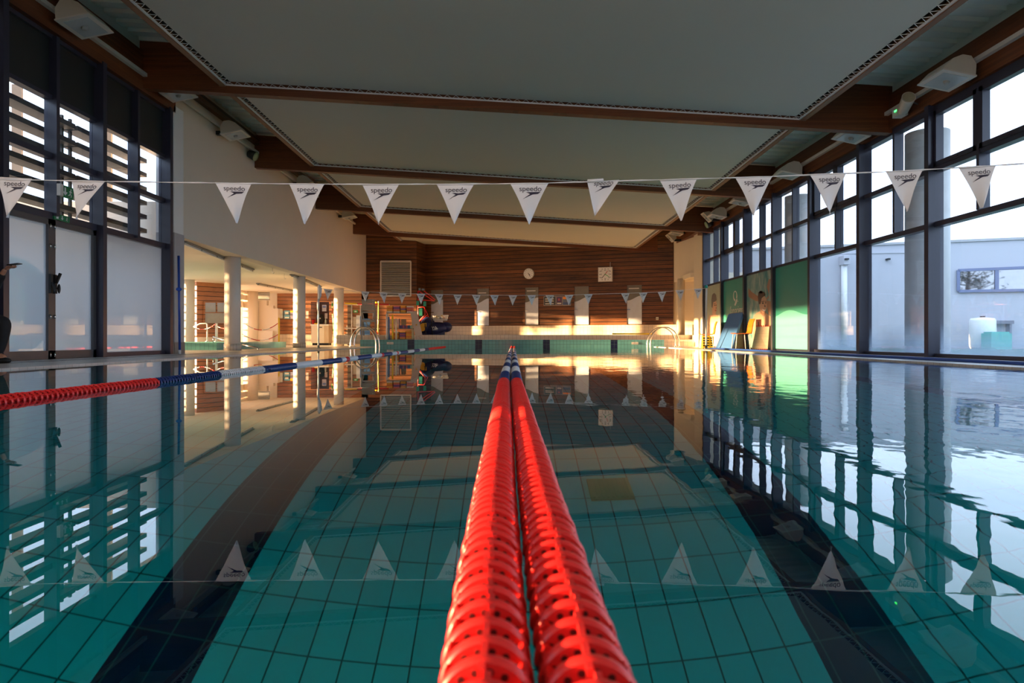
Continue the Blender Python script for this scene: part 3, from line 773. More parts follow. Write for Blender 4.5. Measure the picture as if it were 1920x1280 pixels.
# ================================================================== POOL LADDERS
def ladder(label,x0,x1,ys,s):
    t=thing('pool_ladder',label,'ladder',((x0+x1)/2,ys[0],0))
    c=(x0+x1)/2; r=(x1-x0)/2
    for y in ys:
        pts=[]
        for k in range(25):
            a=PI*k/24; zz=.66*math.sin(a)**.85 if 0<k<24 else 0
            pts.append((r*math.cos(a)*s,y-ys[0],.04+zz))
        pts=[(r*s,y-ys[0],.0)]+pts+[(-r*s,y-ys[0],-.15),(-r*s*.93,y-ys[0],-1.2)]
        MB().tube(pts,.021,10).obj('handrail',m_steel,t)
        MB().lathe([(.05,0),(.045,.03),(.022,.04)],14,Matrix.Translation((r*s,y-ys[0],.018))).obj('floor_flange',m_steel,t)
    for z in (-.3,-.6,-.9): MB().box((-r*s-.04,0,z),(-r*s+.04,ys[1]-ys[0],z+.03)).obj('step',m_steel,t)
ladder('arched steel pool ladder rails on the clear window side of the pool',4.74,5.74,(23.5,24.05),1)
ladder('arched steel pool ladder rails under the grey lifeguard chair',-5.48,-4.62,(23.1,23.65),-1)
# drain cover
t=tag(MB().obj('x',m_steel),'','') if 0 else None
g=MB().box((-.11,-.11,0),(.11,.11,.02))
for i in range(9): g.box((-.1+i*.024,-.1,.02),(-.088+i*.024,.1,.026))
tag(g.obj('drain_grate',mat('brown drain grate',(.35,.27,.12),.5),loc=(.51,3.55,DP+.002)),'square brown drain grate on the pool floor beside the lane ropes','drain')
# hose along the deck
tag(MB().tube([(5.55+.03*math.sin(y*.9),y,.04) for y in [6+.5*i for i in range(27)]],.021,10).obj('hose',mat('blue hose',(.03,.10,.42),.35)),'long blue hose lying along the deck under the clear windows','hose')
# net pole leaning at the pillar
t=thing('telescopic_pole','blue telescopic pole with a collar leaning on the grey pillar','pole',(PX(334.5,12.8),12.85,.018))
MB().tube([(0,0,.05),(-.02,.0,1.85)],.022,10).obj('shaft',mat('blue tube',(.02,.07,.35),.35),t)
MB().ball((-.012,-.005,1.22),(.055,.05,.035),12,8).obj('locking_collar',mat('blue collar',(.02,.10,.5),.35),t)
MB().tube([(0,0,0),(0,0,.08)],.026,10).obj('tip',m_offw,t)

# ================================================================== FLOODLIGHTS AND WALL GEAR
def flood(label,x,y,z,s,wd=.55,name='floodlight',scale=1.,tilt=0.):
    """s=+1: fixed to the left wall facing +x, s=-1: the right wall"""
    t=thing(name,label,'floodlight',(x,y,z)); t.rotation_euler=(0,tilt,0)
    k=scale
    prof=[(0.02,-.06),(.46,.03),(.45,.06),(.33,.18),(.20,.23),(.08,.21),(.01,.10)]
    MB().prism([(s*a*k,-wd/2,b*k) for a,b in prof],(0,wd,0)).obj('housing',m_ivory,t)
    g=MB().prism([(s*.01*k,-wd/2-.015,-.062*k),(s*.48*k,-wd/2-.015,.034*k),(s*.484*k,-wd/2-.015,.014*k),(s*.014*k,-wd/2-.015,-.082*k)],(0,wd+.03,0)); g.obj('front_frame',m_offw,t)
    MB().prism([(s*.08*k,-wd/2+.06,-.06*k),(s*.42*k,-wd/2+.06,.010*k),(s*.424*k,-wd/2+.06,-.004*k),(s*.084*k,-wd/2+.06,-.074*k)],(0,wd-.1,0)).obj('glass',mat('floodlight glass',(.50,.56,.60),.12),t)
    MB().lathe([(.05*k,0),(.03*k,.05)],12,Matrix.Translation((s*.24*k,0,-.030*k))@Matrix.Rotation(PI,4,'X')).obj('lamp_bulb',m_grey,t)
    reach=(x+(6.44 if y<13.05 else 6.5)) if s>0 else 6.56-x
    t.rotation_euler=(0,0,0)
    MB().box((-s*(reach+.004),-.05,-.02),(s*.06*k,.05,.06)).obj('bracket',m_dark,t)
    if tilt:
        for c in t.children:
            if c.name.split('.')[0]!='bracket': c.rotation_euler=(0,tilt,0)
flood('floodlight on the timber plate above the louvred glazing',-6.335,9.72,4.78,1,.58)
flood('floodlight half hidden behind the first roof beam, over the white pillar',-6.335,12.45,4.78,1,.5)
flood('floodlight high on the white plaster wall between the first two beams',-6.33,15.0,4.80,1,.50)
flood('floodlight high on the white plaster wall after the second beam',-6.33,20.2,4.86,1,.5)
flood('small floodlight at the far top of the white plaster wall after the third beam',-6.33,25.5,4.85,1,.5)
flood('floodlight on the timber plate above the tall clear windows, before the first beam',6.44,9.75,4.02,-1,.58)
flood('floodlight on the right plate'.replace('right plate','timber plate just past the first beam, above the clear windows'),6.44,12.5,4.02,-1,.52)
flood('floodlight on the timber plate before the second beam, above the clear windows',6.44,15.4,4.02,-1,.52)
flood('floodlight on the timber plate past the second beam, above the clear windows',6.44,18.6,4.03,-1,.45)
flood('floodlight on the timber plate before the third beam, above the clear windows',6.44,20.7,4.03,-1,.45)
flood('floodlight where the timber plate meets the timber cladding',6.46,26.0,4.32,-1,.55)
flood('tilted spotlight under the floodlight beside the timber cladding',6.30,26.6,4.12,-1,.35,'spotlight',.8,.6)
flood('tilted ivory spotlight at the third roof beam, above the clear windows',6.33,21.7,4.06,-1,.30,'spotlight',.8,.6)
t=thing('loudspeaker','round cream loudspeaker horn under the first beam above the clear windows','loudspeaker',(6.32,10.95,4.10))
Mx=Matrix.Rotation(math.radians(68),4,'X')@Matrix.Rotation(math.radians(-12),4,'Y')
MB().lathe([(.06,-.24),(.085,-.2),(.10,.10),(.105,.12)],24,Mx).obj('body',m_ivory,t)
MB().lathe([(.095,.118),(.09,.125)],24,Mx).obj('grille',mat('speaker grille',(.40,.36,.24),.6),t)
MB().tube([(.02,.1,.02),(.10,.12,.08),(.245,.10,.0)],.012,6).obj('bracket',m_gmetal,t)
t=thing('emergency_light','small white emergency light box with a green lamp','emergency light',(6.47,11.35,4.06))
MB().box((-.10,-.10,-.06),(.05,.10,.06)).obj('box',m_offw,t)
gl=NT('green lamp'); e=gl.n('ShaderNodeEmission'); e.inputs[0].default_value=(.05,1,.12,1); e.inputs[1].default_value=3; gl.l(e.outputs[0],gl.out.inputs[0])
MB().box((-.11,-.03,.02),(-.10,.03,.045)).obj('lamp',gl.mat,t)
for (x,y,z,l) in ((-6.36,16.75,4.80,'round dark spotlight with a pale rim at the second beam on the white wall'),(6.40,22.33,4.05,'dark spotlight on the third roof beam above the clear windows')):
    t=thing('spotlight',l,'spotlight',(x,y,z)); s=1 if x<0 else -1
    Mx=Matrix.Rotation(s*math.radians(115),4,'Y')
    MB().lathe([(.04,-.16),(.09,-.12),(.12,.06)],18,Mx).obj('housing',m_dark,t)
    MB().lathe([(.12,.06),(.10,.09),(.02,.10)],18,Mx).obj('lens',mat('greenish lens',(.35,.42,.25),.2),t)
    MB().bar((0,0,0),(-s*.145,0,.0),.03,.06).obj('bracket',m_dark,t)
for (y0,y1,x,z,l) in ((-6,12.9,-6.40,4.90,'pale cable duct along the timber plate over the louvred glazing'),(-6,24,6.515,4.22,'pale cable duct along the timber plate over the clear windows'),(13.3,30,-6.42,4.98,'pale cable duct along the top of the white plaster wall')):
    tag(MB().box((x-.035,y0,z-.03),(x+.035,y1,z+.03)).obj('cable_duct',m_offw),l,'cable duct')
def tray(label,a,b,Ya,Yb):
    p,q=P(*a,Ya),P(*b,Yb); p.z=q.z=2.235
    t=thing('light_rail',label,'light rail',p)
    d=q-p
    MB().bar((0,0,.055),d+Vector((0,0,.055)),.16,.035).obj('channel',m_gmetal,t)
    MB().bar((0,0,.015),d+Vector((0,0,.015)),.05,.04).obj('tube',m_offw,t)
    n=5
    for i in range(n+1): MB().box(d*(i/n)+Vector((-.03,-.03,0)),d*(i/n)+Vector((.03,.03,.075))).obj('clamp',m_gmetal,t)
tray('grey strip light rail under the soffit crossing the first column',(342,467),(472,505),13.9,19.6)
tray('grey strip light rail under the soffit between the second and third columns',(548,522),(600,540),21.2,26.0)
tray('grey strip light rail under the soffit in front of the side hall stairs',(484,540),(555,553),24.6,28.6)
# exit signs on the louvred glazing
def exit_sign(label,y,z,wd,h,x,two):
    t=thing('exit_sign',label,'exit sign',(x,y,z))
    MB().box((0,-wd/2,0),(.02,wd/2,h)).obj('board',m_exit,t)
    g=MB()
    s=h
    def arrow(cy):
        g.prism([(.022,cy-.05*s/.16,.075*s/.16+0),(.022,cy,.025*s/.16),(.022,cy+.05*s/.16,.075*s/.16)],(.003,0,0))
        g.box((.022,cy-.015*s/.16,.07*s/.16),(.025,cy+.015*s/.16,.135*s/.16))
    def man(cy):
        k=s/.16
        g.ball((.024,cy+.012*k,.125*k),(.003,.012*k,.012*k),8,6)
        for a,b in (((.01,.11),(-.005,.07)),((-.005,.07),(.022,.045)),((.022,.045),(.012,.022)),((-.005,.07),(-.02,.045)),((-.02,.045),(-.042,.042)),((.006,.105),(.03,.085)),((.006,.105),(-.022,.09))):
            g.bar((.0235,cy+a[0]*k,a[1]*k),(.0235,cy+b[0]*k,b[1]*k),.012*k,.003,(1,0,0))
    if two: arrow(-wd*.22); man(wd*.22)
    else: g.box((.022,-wd*.38,h*.2),(.025,-wd*.24,h*.8)); arrow(-.0); man(wd*.30)
    g.obj('symbols',m_white,t)
    if two: MB().box((.0,-wd/2-.075,0),(.05,-wd/2-.005,h*.98)).obj('side_plate',m_offw,t)
exit_sign('green exit sign with arrow and running man on the louvred glazing post',9.66+.19,2.335,.26,.17,-6.44,True)
exit_sign('green exit sticker above the frosted double door',9.85,2.005,.34,.085,-6.52,False)

# ================================================================== THE PERSON AT THE EDGE
def skin_body(name,verts,edges,radii,material,parent,root=0,sub=2):
    me=bpy.data.meshes.new(name); me.from_pydata(verts,edges,[]); me.materials.append(material)
    o=bpy.data.objects.new(name,me); COL.objects.link(o); o.parent=parent
    md=o.modifiers.new('skin','SKIN'); md.use_smooth_shade=True
    for i,r in enumerate(radii):
        d=me.skin_vertices[0].data[i]; d.radius=(r,r) if not isinstance(r,tuple) else r
        d.use_root = (i==root)
    s=o.modifiers.new('sub','SUBSURF'); s.levels=sub; s.render_levels=sub
    dg=bpy.context.evaluated_depsgraph_get(); me2=bpy.data.meshes.new_from_object(o.evaluated_get(dg))
    o.modifiers.clear(); o.data=me2
    for p in me2.polygons: p.use_smooth=True
    return o
bt=thing('bench','low white bench under the seated person by the frosted door','bench',(-6.47,8.05,.018))
MB().box((-.20,-.35,.27),(.20,.35,.31)).obj('seat',m_white,bt)
for y in (-.3,.3):
    for x in (-.13,.15): MB().box((x-.02,y-.02,0),(x+.02,y+.02,.27)).obj('leg',m_white,bt)
pr=thing('person','person in black clothes sitting with a phone held out before the frosted door','person',(-6.47,8.05,.018))
J=[(0,0,.50),(-.02,0,.66),(-.01,0,.82),(.02,0,.96),(.05,0,1.04),(.07,0,1.14),(.09,0,1.24),   # 0 pelvis..6 crown
   (.02,.17,.94),(.10,.22,.74),(.28,.16,.98),(.40,.12,1.125),    # far arm -> hand raised
   (.02,-.17,.94),(.06,-.24,.70),(.24,-.20,.60),(.33,-.18,.58),
   (.10,.10,.49),(.40,.13,.50),(.30,.12,.10),(.40,.13,.05),
   (.10,-.10,.49),(.385,-.12,.50),(.27,-.11,.10),(.37,-.12,.05)]
E=[(0,1),(1,2),(2,3),(3,4),(4,5),(5,6),(3,7),(7,8),(8,9),(9,10),(3,11),(11,12),(12,13),(13,14),(0,15),(15,16),(16,17),(17,18),(0,19),(19,20),(20,21),(21,22)]
R=[(.13,.15),(.12,.14),(.13,.16),(.12,.15),.055,(.085,.075),(.075,.07),.06,.045,.036,.026,.06,.045,.036,.026,.085,.06,.042,.04,.085,.06,.042,.04]
skin_body('body',J,E,R,m_skin,pr)
idx=[0,1,2,3,7,8,9,11,12,13]; mp={a:b for b,a in enumerate(idx)}
jv=[J[i] for i in idx]; je=[(mp[a],mp[b]) for a,b in E if a in mp and b in mp]
jv+= [(.36,.132,1.075),(.30,-.19,.59)]; je+= [(mp[9],10),(mp[13],11)]
rr=[(.165,.19),(.155,.18),(.155,.19),(.125,.16),.085,.068,.056,.085,.068,.056,.047,.047]
skin_body('jacket',jv,je,rr,m_blk,pr)
idx=[0,15,16,17,19,20,21]; mp={a:b for b,a in enumerate(idx)}
skin_body('trousers',[J[i] for i in idx],[(mp[a],mp[b]) for a,b in E if a in mp and b in mp],[(.15,.17),.12,.095,.065,.12,.095,.065],m_blk,pr)
for s in (1,-1):
    MB().ball((.34,.125*s,.03),(.13,.05,.045),14,8).obj('shoe',m_dark,pr)
g=MB().ball((.075,0,1.205),(.105,.09,.10),16,10); g.obj('hair',m_blk,pr)
g=MB()
for y in (-.03,.03): g.ball((.158,y,1.165),(.008,.013,.008),8,6)
g.obj('eyes',m_ink,pr)
g=MB().ball((.172,0,1.14),(.018,.013,.022),8,6); g.obj('nose',m_skin,pr)
g=MB().ball((.155,0,1.10),(.01,.025,.007),8,6); g.obj('mouth',mat('lips',(.35,.10,.08),.5),pr)
# hand: palm and five fingers closed on the phone
hv=[(.395,.122,1.118),(.43,.118,1.140),(.462,.114,1.152)]; he=[(0,1),(1,2)]; hr=[.025,(.030,.022),(.030,.018)]
fb=[(.492,.140,1.150,.009),(.498,.122,1.152,.0095),(.494,.104,1.152,.009),(.485,.088,1.150,.008)]
for k,(x,y,z,r) in enumerate(fb):
    b=len(hv); hv+=[(x-.012,y,z-.006),(x+.012,y,z-.004),(x+.026,y+.0,z+.010),(x+.02,y,z+.020)]; he+=[(2,b),(b,b+1),(b+1,b+2),(b+2,b+3)]; hr+=[r*1.1,r,r*.9,r*.8]
b=len(hv); hv+=[(.435,.145,1.155),(.455,.152,1.172),(.475,.148,1.180)]; he+=[(1,b),(b,b+1),(b+1,b+2)]; hr+=[.012,.010,.009]
skin_body('hand',hv,he,hr,m_skin,pr,sub=1)
ph=MB(); ph.bar((.445,.118,1.172),(.585,.108,1.188),.07,.010,(0,0,1)); 
ph.obj('phone_tmp',m_dark); o=bpy.data.objects['phone_tmp']; o.name='phone'; o.location=(-6.47,8.05,.018)
tag(o,'dark mobile phone in the raised hand of the seated person','phone')

# ================================================================== POSTERS IN THE CLEAR WINDOWS
XP=6.60
def pq(zx,zy,off=0.):                   # from the zoomed poster picture to the poster plane
    px=1310+zx/8; py=500+zy/8; x=XP-off; Y=x*F/(px-CX); return Vector((x,Y,PZ(py,Y)))
def poster(label,y0,y1,bgm,layers,z0=.06,z1=2.07):
    t=thing('poster',label,'poster',(XP,(y0+y1)/2,z0))
    o=t.location
    MB().box((0,y0-o.y,0),(.008,y1-o.y,z1-z0)).obj('panel',bgm,t)
    for k,(nm,m,polys) in enumerate(layers):
        g=MB()
        for pl in polys:
            pts=[]
            for q in pl:
                v=pq(*q,.001); pts.append(Vector((-.001-.0015*(k+1),max(y0+.003,min(y1-.003,v.y))-o.y,max(z0+.003,min(z1-.003,v.z))-o.z)))
            # drop duplicates made by clamping
            out=[]
            for v in pts:
                if not out or (v-out[-1]).length>1e-4: out.append(v)
            if len(out)>2 and (out[0]-out[-1]).length<1e-4: out.pop()
            if len(out)>2: g.prism(out,(.0012,0,0))
        g.obj(nm,m,t)
    return t
def ell(cx,cy,rx,ry,n=20,a0=0,a1=2*PI): return [(cx+rx*math.cos(a0+(a1-a0)*i/n),cy+ry*math.sin(a0+(a1-a0)*i/n)) for i in range(n)]
t_=NT('rippled water print'); n_=t_.noise(3.2,5,(1,1.6,.7)); n2_=t_.noise(11,3,(1,2,.6))
k_=t_.m('MULTIPLY',t_.m('SUBTRACT',t_.m('ADD',n_,t_.m('MULTIPLY',n2_,.35)),.5),2.6,clamp=True)
m_wprint=t_.bsdf(t_.mix(k_,(.025,.24,.26),(.42,.50,.42)),.4)
m_pgreen=mat('green print',(.045,.32,.26),.35,var=.04)
m_pgreen2=mat('lighter green print',(.16,.60,.52),.35,var=.04)
m_pgrey=mat('sage print',(.36,.42,.34),.4,var=.06)
m_ps=mat('printed skin',(.62,.37,.24),.4,var=.10,scale=3)
m_ps2=mat('printed tan skin',(.36,.18,.11),.4,var=.10,scale=3)
m_ph=mat('printed dark hair',(.035,.016,.012),.4,var=.2)
m_pw=mat('printed white',(.75,.74,.68),.4)
m_plip=mat('printed lips',(.45,.12,.10),.4)
m_capg=mat('printed swim cap',(.13,.12,.12),.4,var=.1)
m_suit=mat('printed swimsuit',(.015,.05,.10),.4)
poster('poster of a swimmer in a grey bathing cap behind the first orange chair',21.46,23.33,m_pgrey,[
 ('printed_shoulders',m_ps,[[(118,1200),(135,800),(165,725),(215,715),(240,760),(258,715),(290,735),(305,830),(305,1200)]]),
 ('printed_neck',m_ps,[[(205,640),(262,660),(250,760),(240,800),(205,760)]]),
 ('printed_face',m_ps,[ell(238,590,36,110)]),
 ('printed_cap',m_capg,[[(195,600),(192,500),(205,420),(235,390),(262,420),(272,500),(250,520),(222,530),(210,620)]]),
 ('printed_features',m_ph,[ell(245,578,9,8),ell(265,575,6,8),[(232,552),(254,548),(254,556),(232,560)],[(262,600),(270,625),(258,628)]]),
 ('printed_lips',m_plip,[ell(258,655,12,14)])])
po=poster('green poster with a white ring emblem and lettering behind the leaning blue mat',19.36,21.34,m_pgreen,[
 ('printed_ring',m_pw,[[(548+30*math.cos(a),438+80*math.sin(a)) for a in [(1.5+.2*i) for i in range(28)]]+[(547+20*math.cos(a),430+54*math.sin(a)) for a in [(1.5+.2*i) for i in range(28)][::-1]],
   [(568,480),(580,485),(572,540),(550,586),(536,575),(545,540)],ell(588,515,5,9)]),
 ('printed_rule',m_pw,[[(472,700),(625,694),(625,699),(472,706)]])])
sv,sf=text_mesh("l'aquacienne",1.0,'LEFT')
a=pq(472,668); b=pq(640,655); g=MB(); xs=[v.x for v in sv]; x1=max(xs)
L=(a.y-19.40); sc=L/x1
g.add([Vector((-.0045,-v.x*sc,v.y*sc*1.35)) for v in sv],sf)
g.obj('printed_lettering',m_pw,po,loc=(0,a.y-po.location.y,a.z-po.location.z),recalc=False)
poster('poster of a smiling swimmer and two tanned arms in rippling water',17.24,19.24,m_wprint,[
 ('printed_arms',m_ps2,[[(748,320),(800,380),(905,450),(905,520),(850,510),(748,450)],[(1010,500),(1050,470),(1080,180),(1050,190),(1022,300),(1055,420),(1000,500),(1050,720),(1080,720),(1080,520)],[(800,790),(760,900),(770,930),(840,880),(840,790)]]),
 ('printed_shoulders',m_ps,[[(820,1200),(825,760),(860,700),(920,665),(930,700),(985,760),(1000,690),(1050,720),(1080,740),(1080,1200)]]),
 ('printed_neck',m_ps2,[[(925,640),(1010,690),(990,740),(960,730),(930,700)]]),
 ('printed_face',m_ps,[ell(970,560,58,130)]),
 ('printed_swimsuit',m_suit,[[(895,820),(905,820),(920,1000),(1000,1010),(1005,860),(1015,860),(1010,1200),(880,1200)]]),
 ('printed_hair',m_ph,[[(905,560),(893,450),(900,385),(925,362),(950,372),(985,375),(1005,420),(985,440),(950,470),(930,560)],ell(940,380,24,20)]),
 ('printed_features',m_ph,[ell(968,545,14,11),ell(1012,540,9,10),[(948,520),(990,512),(990,520),(948,530)],[(1000,512),(1025,516),(1022,523),(1000,520)],[(995,560),(1012,600),(990,602)]]),
 ('printed_smile',m_pw,[[(960,625),(985,645),(1012,632),(1008,660),(985,668),(966,650)]]),
 ('printed_lips',m_plip,[[(956,618),(985,640),(1014,626),(985,634)],[(962,652),(985,672),(1010,660),(985,680)]])])
# the plain green wave poster (picture columns 1458-1514)
t=thing('poster','plain green poster with a wavy lighter lower half beside the last tall dark post','poster',(XP,(15.1+17.12)/2,.06))
oy=t.location.y
MB().box((0,15.1-oy,0),(.008,17.12-oy,2.01)).obj('panel',m_pgreen,t)
g=MB(); top=[(17.11-2.0*i/24, .92+.07*math.sin(i/24*6.0-0.9)) for i in range(25)]
g.prism([Vector((-.003,y-oy,z-.06)) for y,z in top]+[Vector((-.003,15.11-oy,.003)),Vector((-.003,17.11-oy,.003))],(.0015,0,0)); g.obj('printed_wave',m_pgreen2,t)
# ================================================================== CHAIRS, MATS AND BOXES BY THE CLEAR WINDOWS
def chair(label,x,y,rz):
    t=thing('chair',label,'chair',(x,y,.018),rz)
    g=MB(); n=8
    for (pts,nm) in (([(-.20,.44),(0,.43),(.15,.43),(.205,.445),(.22,.43),(.15,.41),(-.20,.42)],'seat'),([(-.20,.43),(-.225,.50),(-.235,.60),(-.26,.72),(-.30,.82),(-.315,.81),(-.275,.71),(-.255,.60),(-.245,.5),(-.225,.42)],'backrest')):
        MB().prism([(a,-.21,b) for a,b in pts],(0,.42,0)).obj(nm,m_org,t)
    for sx,sy in ((1,1),(1,-1),(-1,1),(-1,-1)):
        MB().tube([(sx*.15,sy*.17,.42),(sx*.19,sy*.20,0)],.012,8).obj('leg',m_white,t)
chair('orange plastic chair with yellow boxes beneath it, before the swimming cap poster',6.02,21.2,math.radians(170))
chair('orange plastic chair beside the blue mat, before the smiling swimmer poster',6.12,18.3,math.radians(178))
for i,(x,y,l) in enumerate(((5.93,21.2,'one towards the pool'),(6.05,21.2,'middle one'),(6.165,21.2,'one towards the window'))):
    t=thing('carton','yellow and black carton under the orange chair, the %s'%l,'box',(x,y,.018))
    MB().box((-.052,-.1,0),(.052,.1,.38 if i!=2 else .36)).obj('body',m_yel,t)
    g=MB()
    for k in range(4): g.box((-.042,-.103,.06+k*.075),(.02,-.1,.10+k*.075))
    g.obj('printed_bands',m_dark,t)
t=thing('foam_mat','large blue foam mat leaning against the green ring poster','mat',(6.05,19.6,.018))
MB().prism([(0,-.75,0),(0,.75,0),(.47,1.0,1.03),(.47,-.25,1.03)],(.055,0,-.02)).obj('pad',m_matb,t)
MB().prism([(.465,-.25,1.032),(.465,1.0,1.032),(.53,1.0,1.012),(.53,-.25,1.012)],(0,0,.012)).obj('edge_seam',m_blue,t)
t=thing('rolled_blind_board','cream slatted board with red dotted ends leaning on the smiling swimmer poster','board',(6.42,17.9,.018))
a=[(-.26,-.30,0),(.08,-.50,0),(.14,-.46,.60),(-.12,-.25,.60)]
MB().prism(a,(.03,.06,0)).obj('board',mat('cream slats',(.66,.52,.38),.5),t)
A=[Vector(v)+Vector((-.006,-.012,0)) for v in a]; g=MB()
for k in range(1,16): g.bar(A[0].lerp(A[3],k/16),A[1].lerp(A[2],k/16),.012,.008)
g.obj('slats',mat('brown slat gaps',(.40,.27,.18),.5),t)
g=MB()
for p,q in ((A[0],A[1]),(A[3],A[2])):
    for k in range(8): g.ball(p.lerp(q,(k+.5)/8)+Vector((0,0,.015)),.016,8,6)
g.obj('dotted_trim',m_redp,t)
# ================================================================== WALL BEHIND THE POOL END
def wthing(name,label,cat,px,py,off=.0):
    return thing(name,label,cat,W(px,py,off),wrz)
def wb(t,px0,py0,px1,py1,y0,y1,m,name):      # a box on the slanted wall, y towards the room negative
    M_=t.matrix_basis.inverted() if 0 else Matrix.LocRotScale(t.location,t.rotation_euler,None).inverted()
    a=M_@W(px0,py0); b=M_@W(px1,py1)
    return MB().box((a.x,-y0,a.z),(b.x,-y1,b.z)).obj(name,m,t)
doors=[(809,831,543.5,611),(894.5,917,540.5,610.6),(985,1009.5,538.5,609.5),(1077.5,1104,536.5,608.8),(1176,1203.5,534,608)]
m_dpane=mat('dim door pane',(.18,.17,.15),.12); m_dfrost=mat('frosted door film',(.50,.55,.66),.3)
for i,(a,b,c,d) in enumerate(doors):
    o=sgroup('door_%d'%(i+3)); o.location=W(a,d); o.rotation_euler=(0,0,wrz)
    wb(o,a-3.5,c-2,a,d,.0,.05,m_clad,'frame'); wb(o,a,c-2,b+1,c,.0,.05,m_clad,'frame')
    wb(o,a,c,b,d,.0,.02,m_dpane,'upper_pane')
    M_=Matrix.LocRotScale(o.location,o.rotation_euler,None).inverted()
    pl=[(a,d-1)]+[(a+(b-a)*k/12, c+(d-c)*(.40-.13*(.5-.5*math.cos(PI*k/12)))) for k in range(13)]+[(b,d-1)]
    pts=[M_@W(x,y) for x,y in pl]; pts=[Vector((v.x,-.022,v.z)) for v in pts]
    MB().prism(pts,(0,-.006,0)).obj('frosted_film',m_dfrost,o)
    g=MB(); v=M_@W(a+1.5,c+.62*(d-c)); g.box((v.x-.02,-.07,v.z-.02),(v.x+.1,-.03,v.z+.01)); g.obj('handle',m_steel,o)
    wb(o,a+3,c+6+i%2*2,b-5,c+7.2+i%2*2,.02,.024,m_offw,'painted_lamp_reflection') if i in (1,2,4) else None  # off-white strip painted on the pane as a lamp's reflection
t=wthing('clock','round white clock high on the dark timber cladding','clock',992,513)
Mx=Matrix.Rotation(PI/2,4,'X')
MB().lathe([(.235,0),(.235,.06),(.215,.075)],32,Mx).obj('case',m_offw,t)
MB().lathe([(.21,.074),(.20,.077)],32,Mx).obj('dial',m_white,t)
g=MB()
for k in range(12): a=2*PI*k/12; MB().box((.17*math.sin(a)-.009,-.083,.17*math.cos(a)-.009),(.17*math.sin(a)+.009,-.077,.17*math.cos(a)+.009)).obj('hour_mark',m_ink,t)
def hand(t,nm,ang,l,w_,m,y=-.09,tail=.03):
    a=math.radians(ang); d_=Vector((math.sin(a),0,math.cos(a)))
    MB().bar(Vector((0,y,0))-d_*tail,Vector((0,y,0))+d_*l,w_,.006,(0,1,0)).obj(nm,m,t)
hand(t,'hour_hand',142,.10,.022,m_ink); hand(t,'minute_hand',152,.16,.014,m_ink); hand(t,'second_hand',130,.14,.006,m_ink)
t=wthing('clock','square white swim timer clock with red and green hands','clock',1135.5,514.5)
MB().box((-.30,-.09,-.30),(.30,0,.30)).obj('case',m_offw,t)
MB().box((-.275,-.095,-.275),(.275,-.09,.275)).obj('dial',m_white,t)
g=MB()
for k in range(12):
    a=2*PI*k/12; s_=.235/max(abs(math.sin(a)),abs(math.cos(a))); s_=min(s_,.25)
    MB().box((s_*math.sin(a)-.014,-.099,s_*math.cos(a)-.014),(s_*math.sin(a)+.014,-.095,s_*math.cos(a)+.014)).obj('hour_mark',m_ink,t)
for nm,txt,(x,z) in (('numeral','60',(0,.17)),('numeral','30',(0,-.19)),('numeral','15',(.17,0)),('numeral','45',(-.17,0)),('numeral','10',(.16,.14)),('numeral','50',(-.16,.14)),('numeral','20',(.16,-.14)),('numeral','40',(-.16,-.14))):
    sv,sf=text_mesh(txt,.075); MB().add([Vector((v.x+x,-.0975,v.y+z)) for v in sv],sf).obj(nm,m_ink,t,recalc=False)
hand(t,'red_hand',36,.18,.022,m_redp,-.102); hand(t,'black_hand',222,.20,.022,m_ink,-.105); hand(t,'green_hand',122,.19,.022,m_green,-.108)
MB().box((.19,-.04,.30),(.21,-.01,.50)).obj('conduit',m_grey,t)
t=wthing('wall_socket','small cream socket box low on the dark timber cladding','socket',1232.5,597)
MB().box((-.05,-.05,-.06),(.05,0,.06)).obj('box',m_ivory,t); MB().lathe([(.03,.05),(.03,.055)],14,Mx).obj('outlet',m_grey,t)
dk=mat('charcoal paper',(.06,.06,.065),.5); pu=mat('purple paper',(.10,.06,.14),.5)
for k,(a,b,l,bm) in enumerate(((1019.5,1042.5,'charcoal notice with pale lettering bars on the dark cladding between doors',dk),(1043,1054.5,'purple notice next to the charcoal notice on the dark cladding',pu),(1055,1070.5,'orange and blue picture notice on the dark cladding beside the purple one',mat('slate paper',(.14,.16,.22),.5)))):
    t=wthing('notice',l,'notice',a,572)
    wb(t,a,555.5,b,572.5,.0,.015,m_grey,'frame'); wb(t,a+.7,556.5,b-.7,571.7,.012,.02,bm,'sheet')
    if k==0:
        for yy in (559.5,563.5,568.5): wb(t,a+3,yy,b-4,yy+1.6,.02,.022,m_offw,'printed_bar')
    if k==1:
        wb(t,a+3.5,559.5,b-4.5,563.5,.02,.022,mat('red motif',(.45,.10,.14),.5),'printed_motif'); wb(t,a+2,567.5,b-2,570,.02,.022,m_offw,'printed_bar')
    if k==2:
        wb(t,a+.7,556.5,b-.7,560.5,.02,.022,mat('orange print',(.8,.25,.03),.5),'printed_sky'); wb(t,a+.7,566.5,b-.7,570.5,.02,.022,mat('blue print',(.06,.10,.25),.5),'printed_sea')
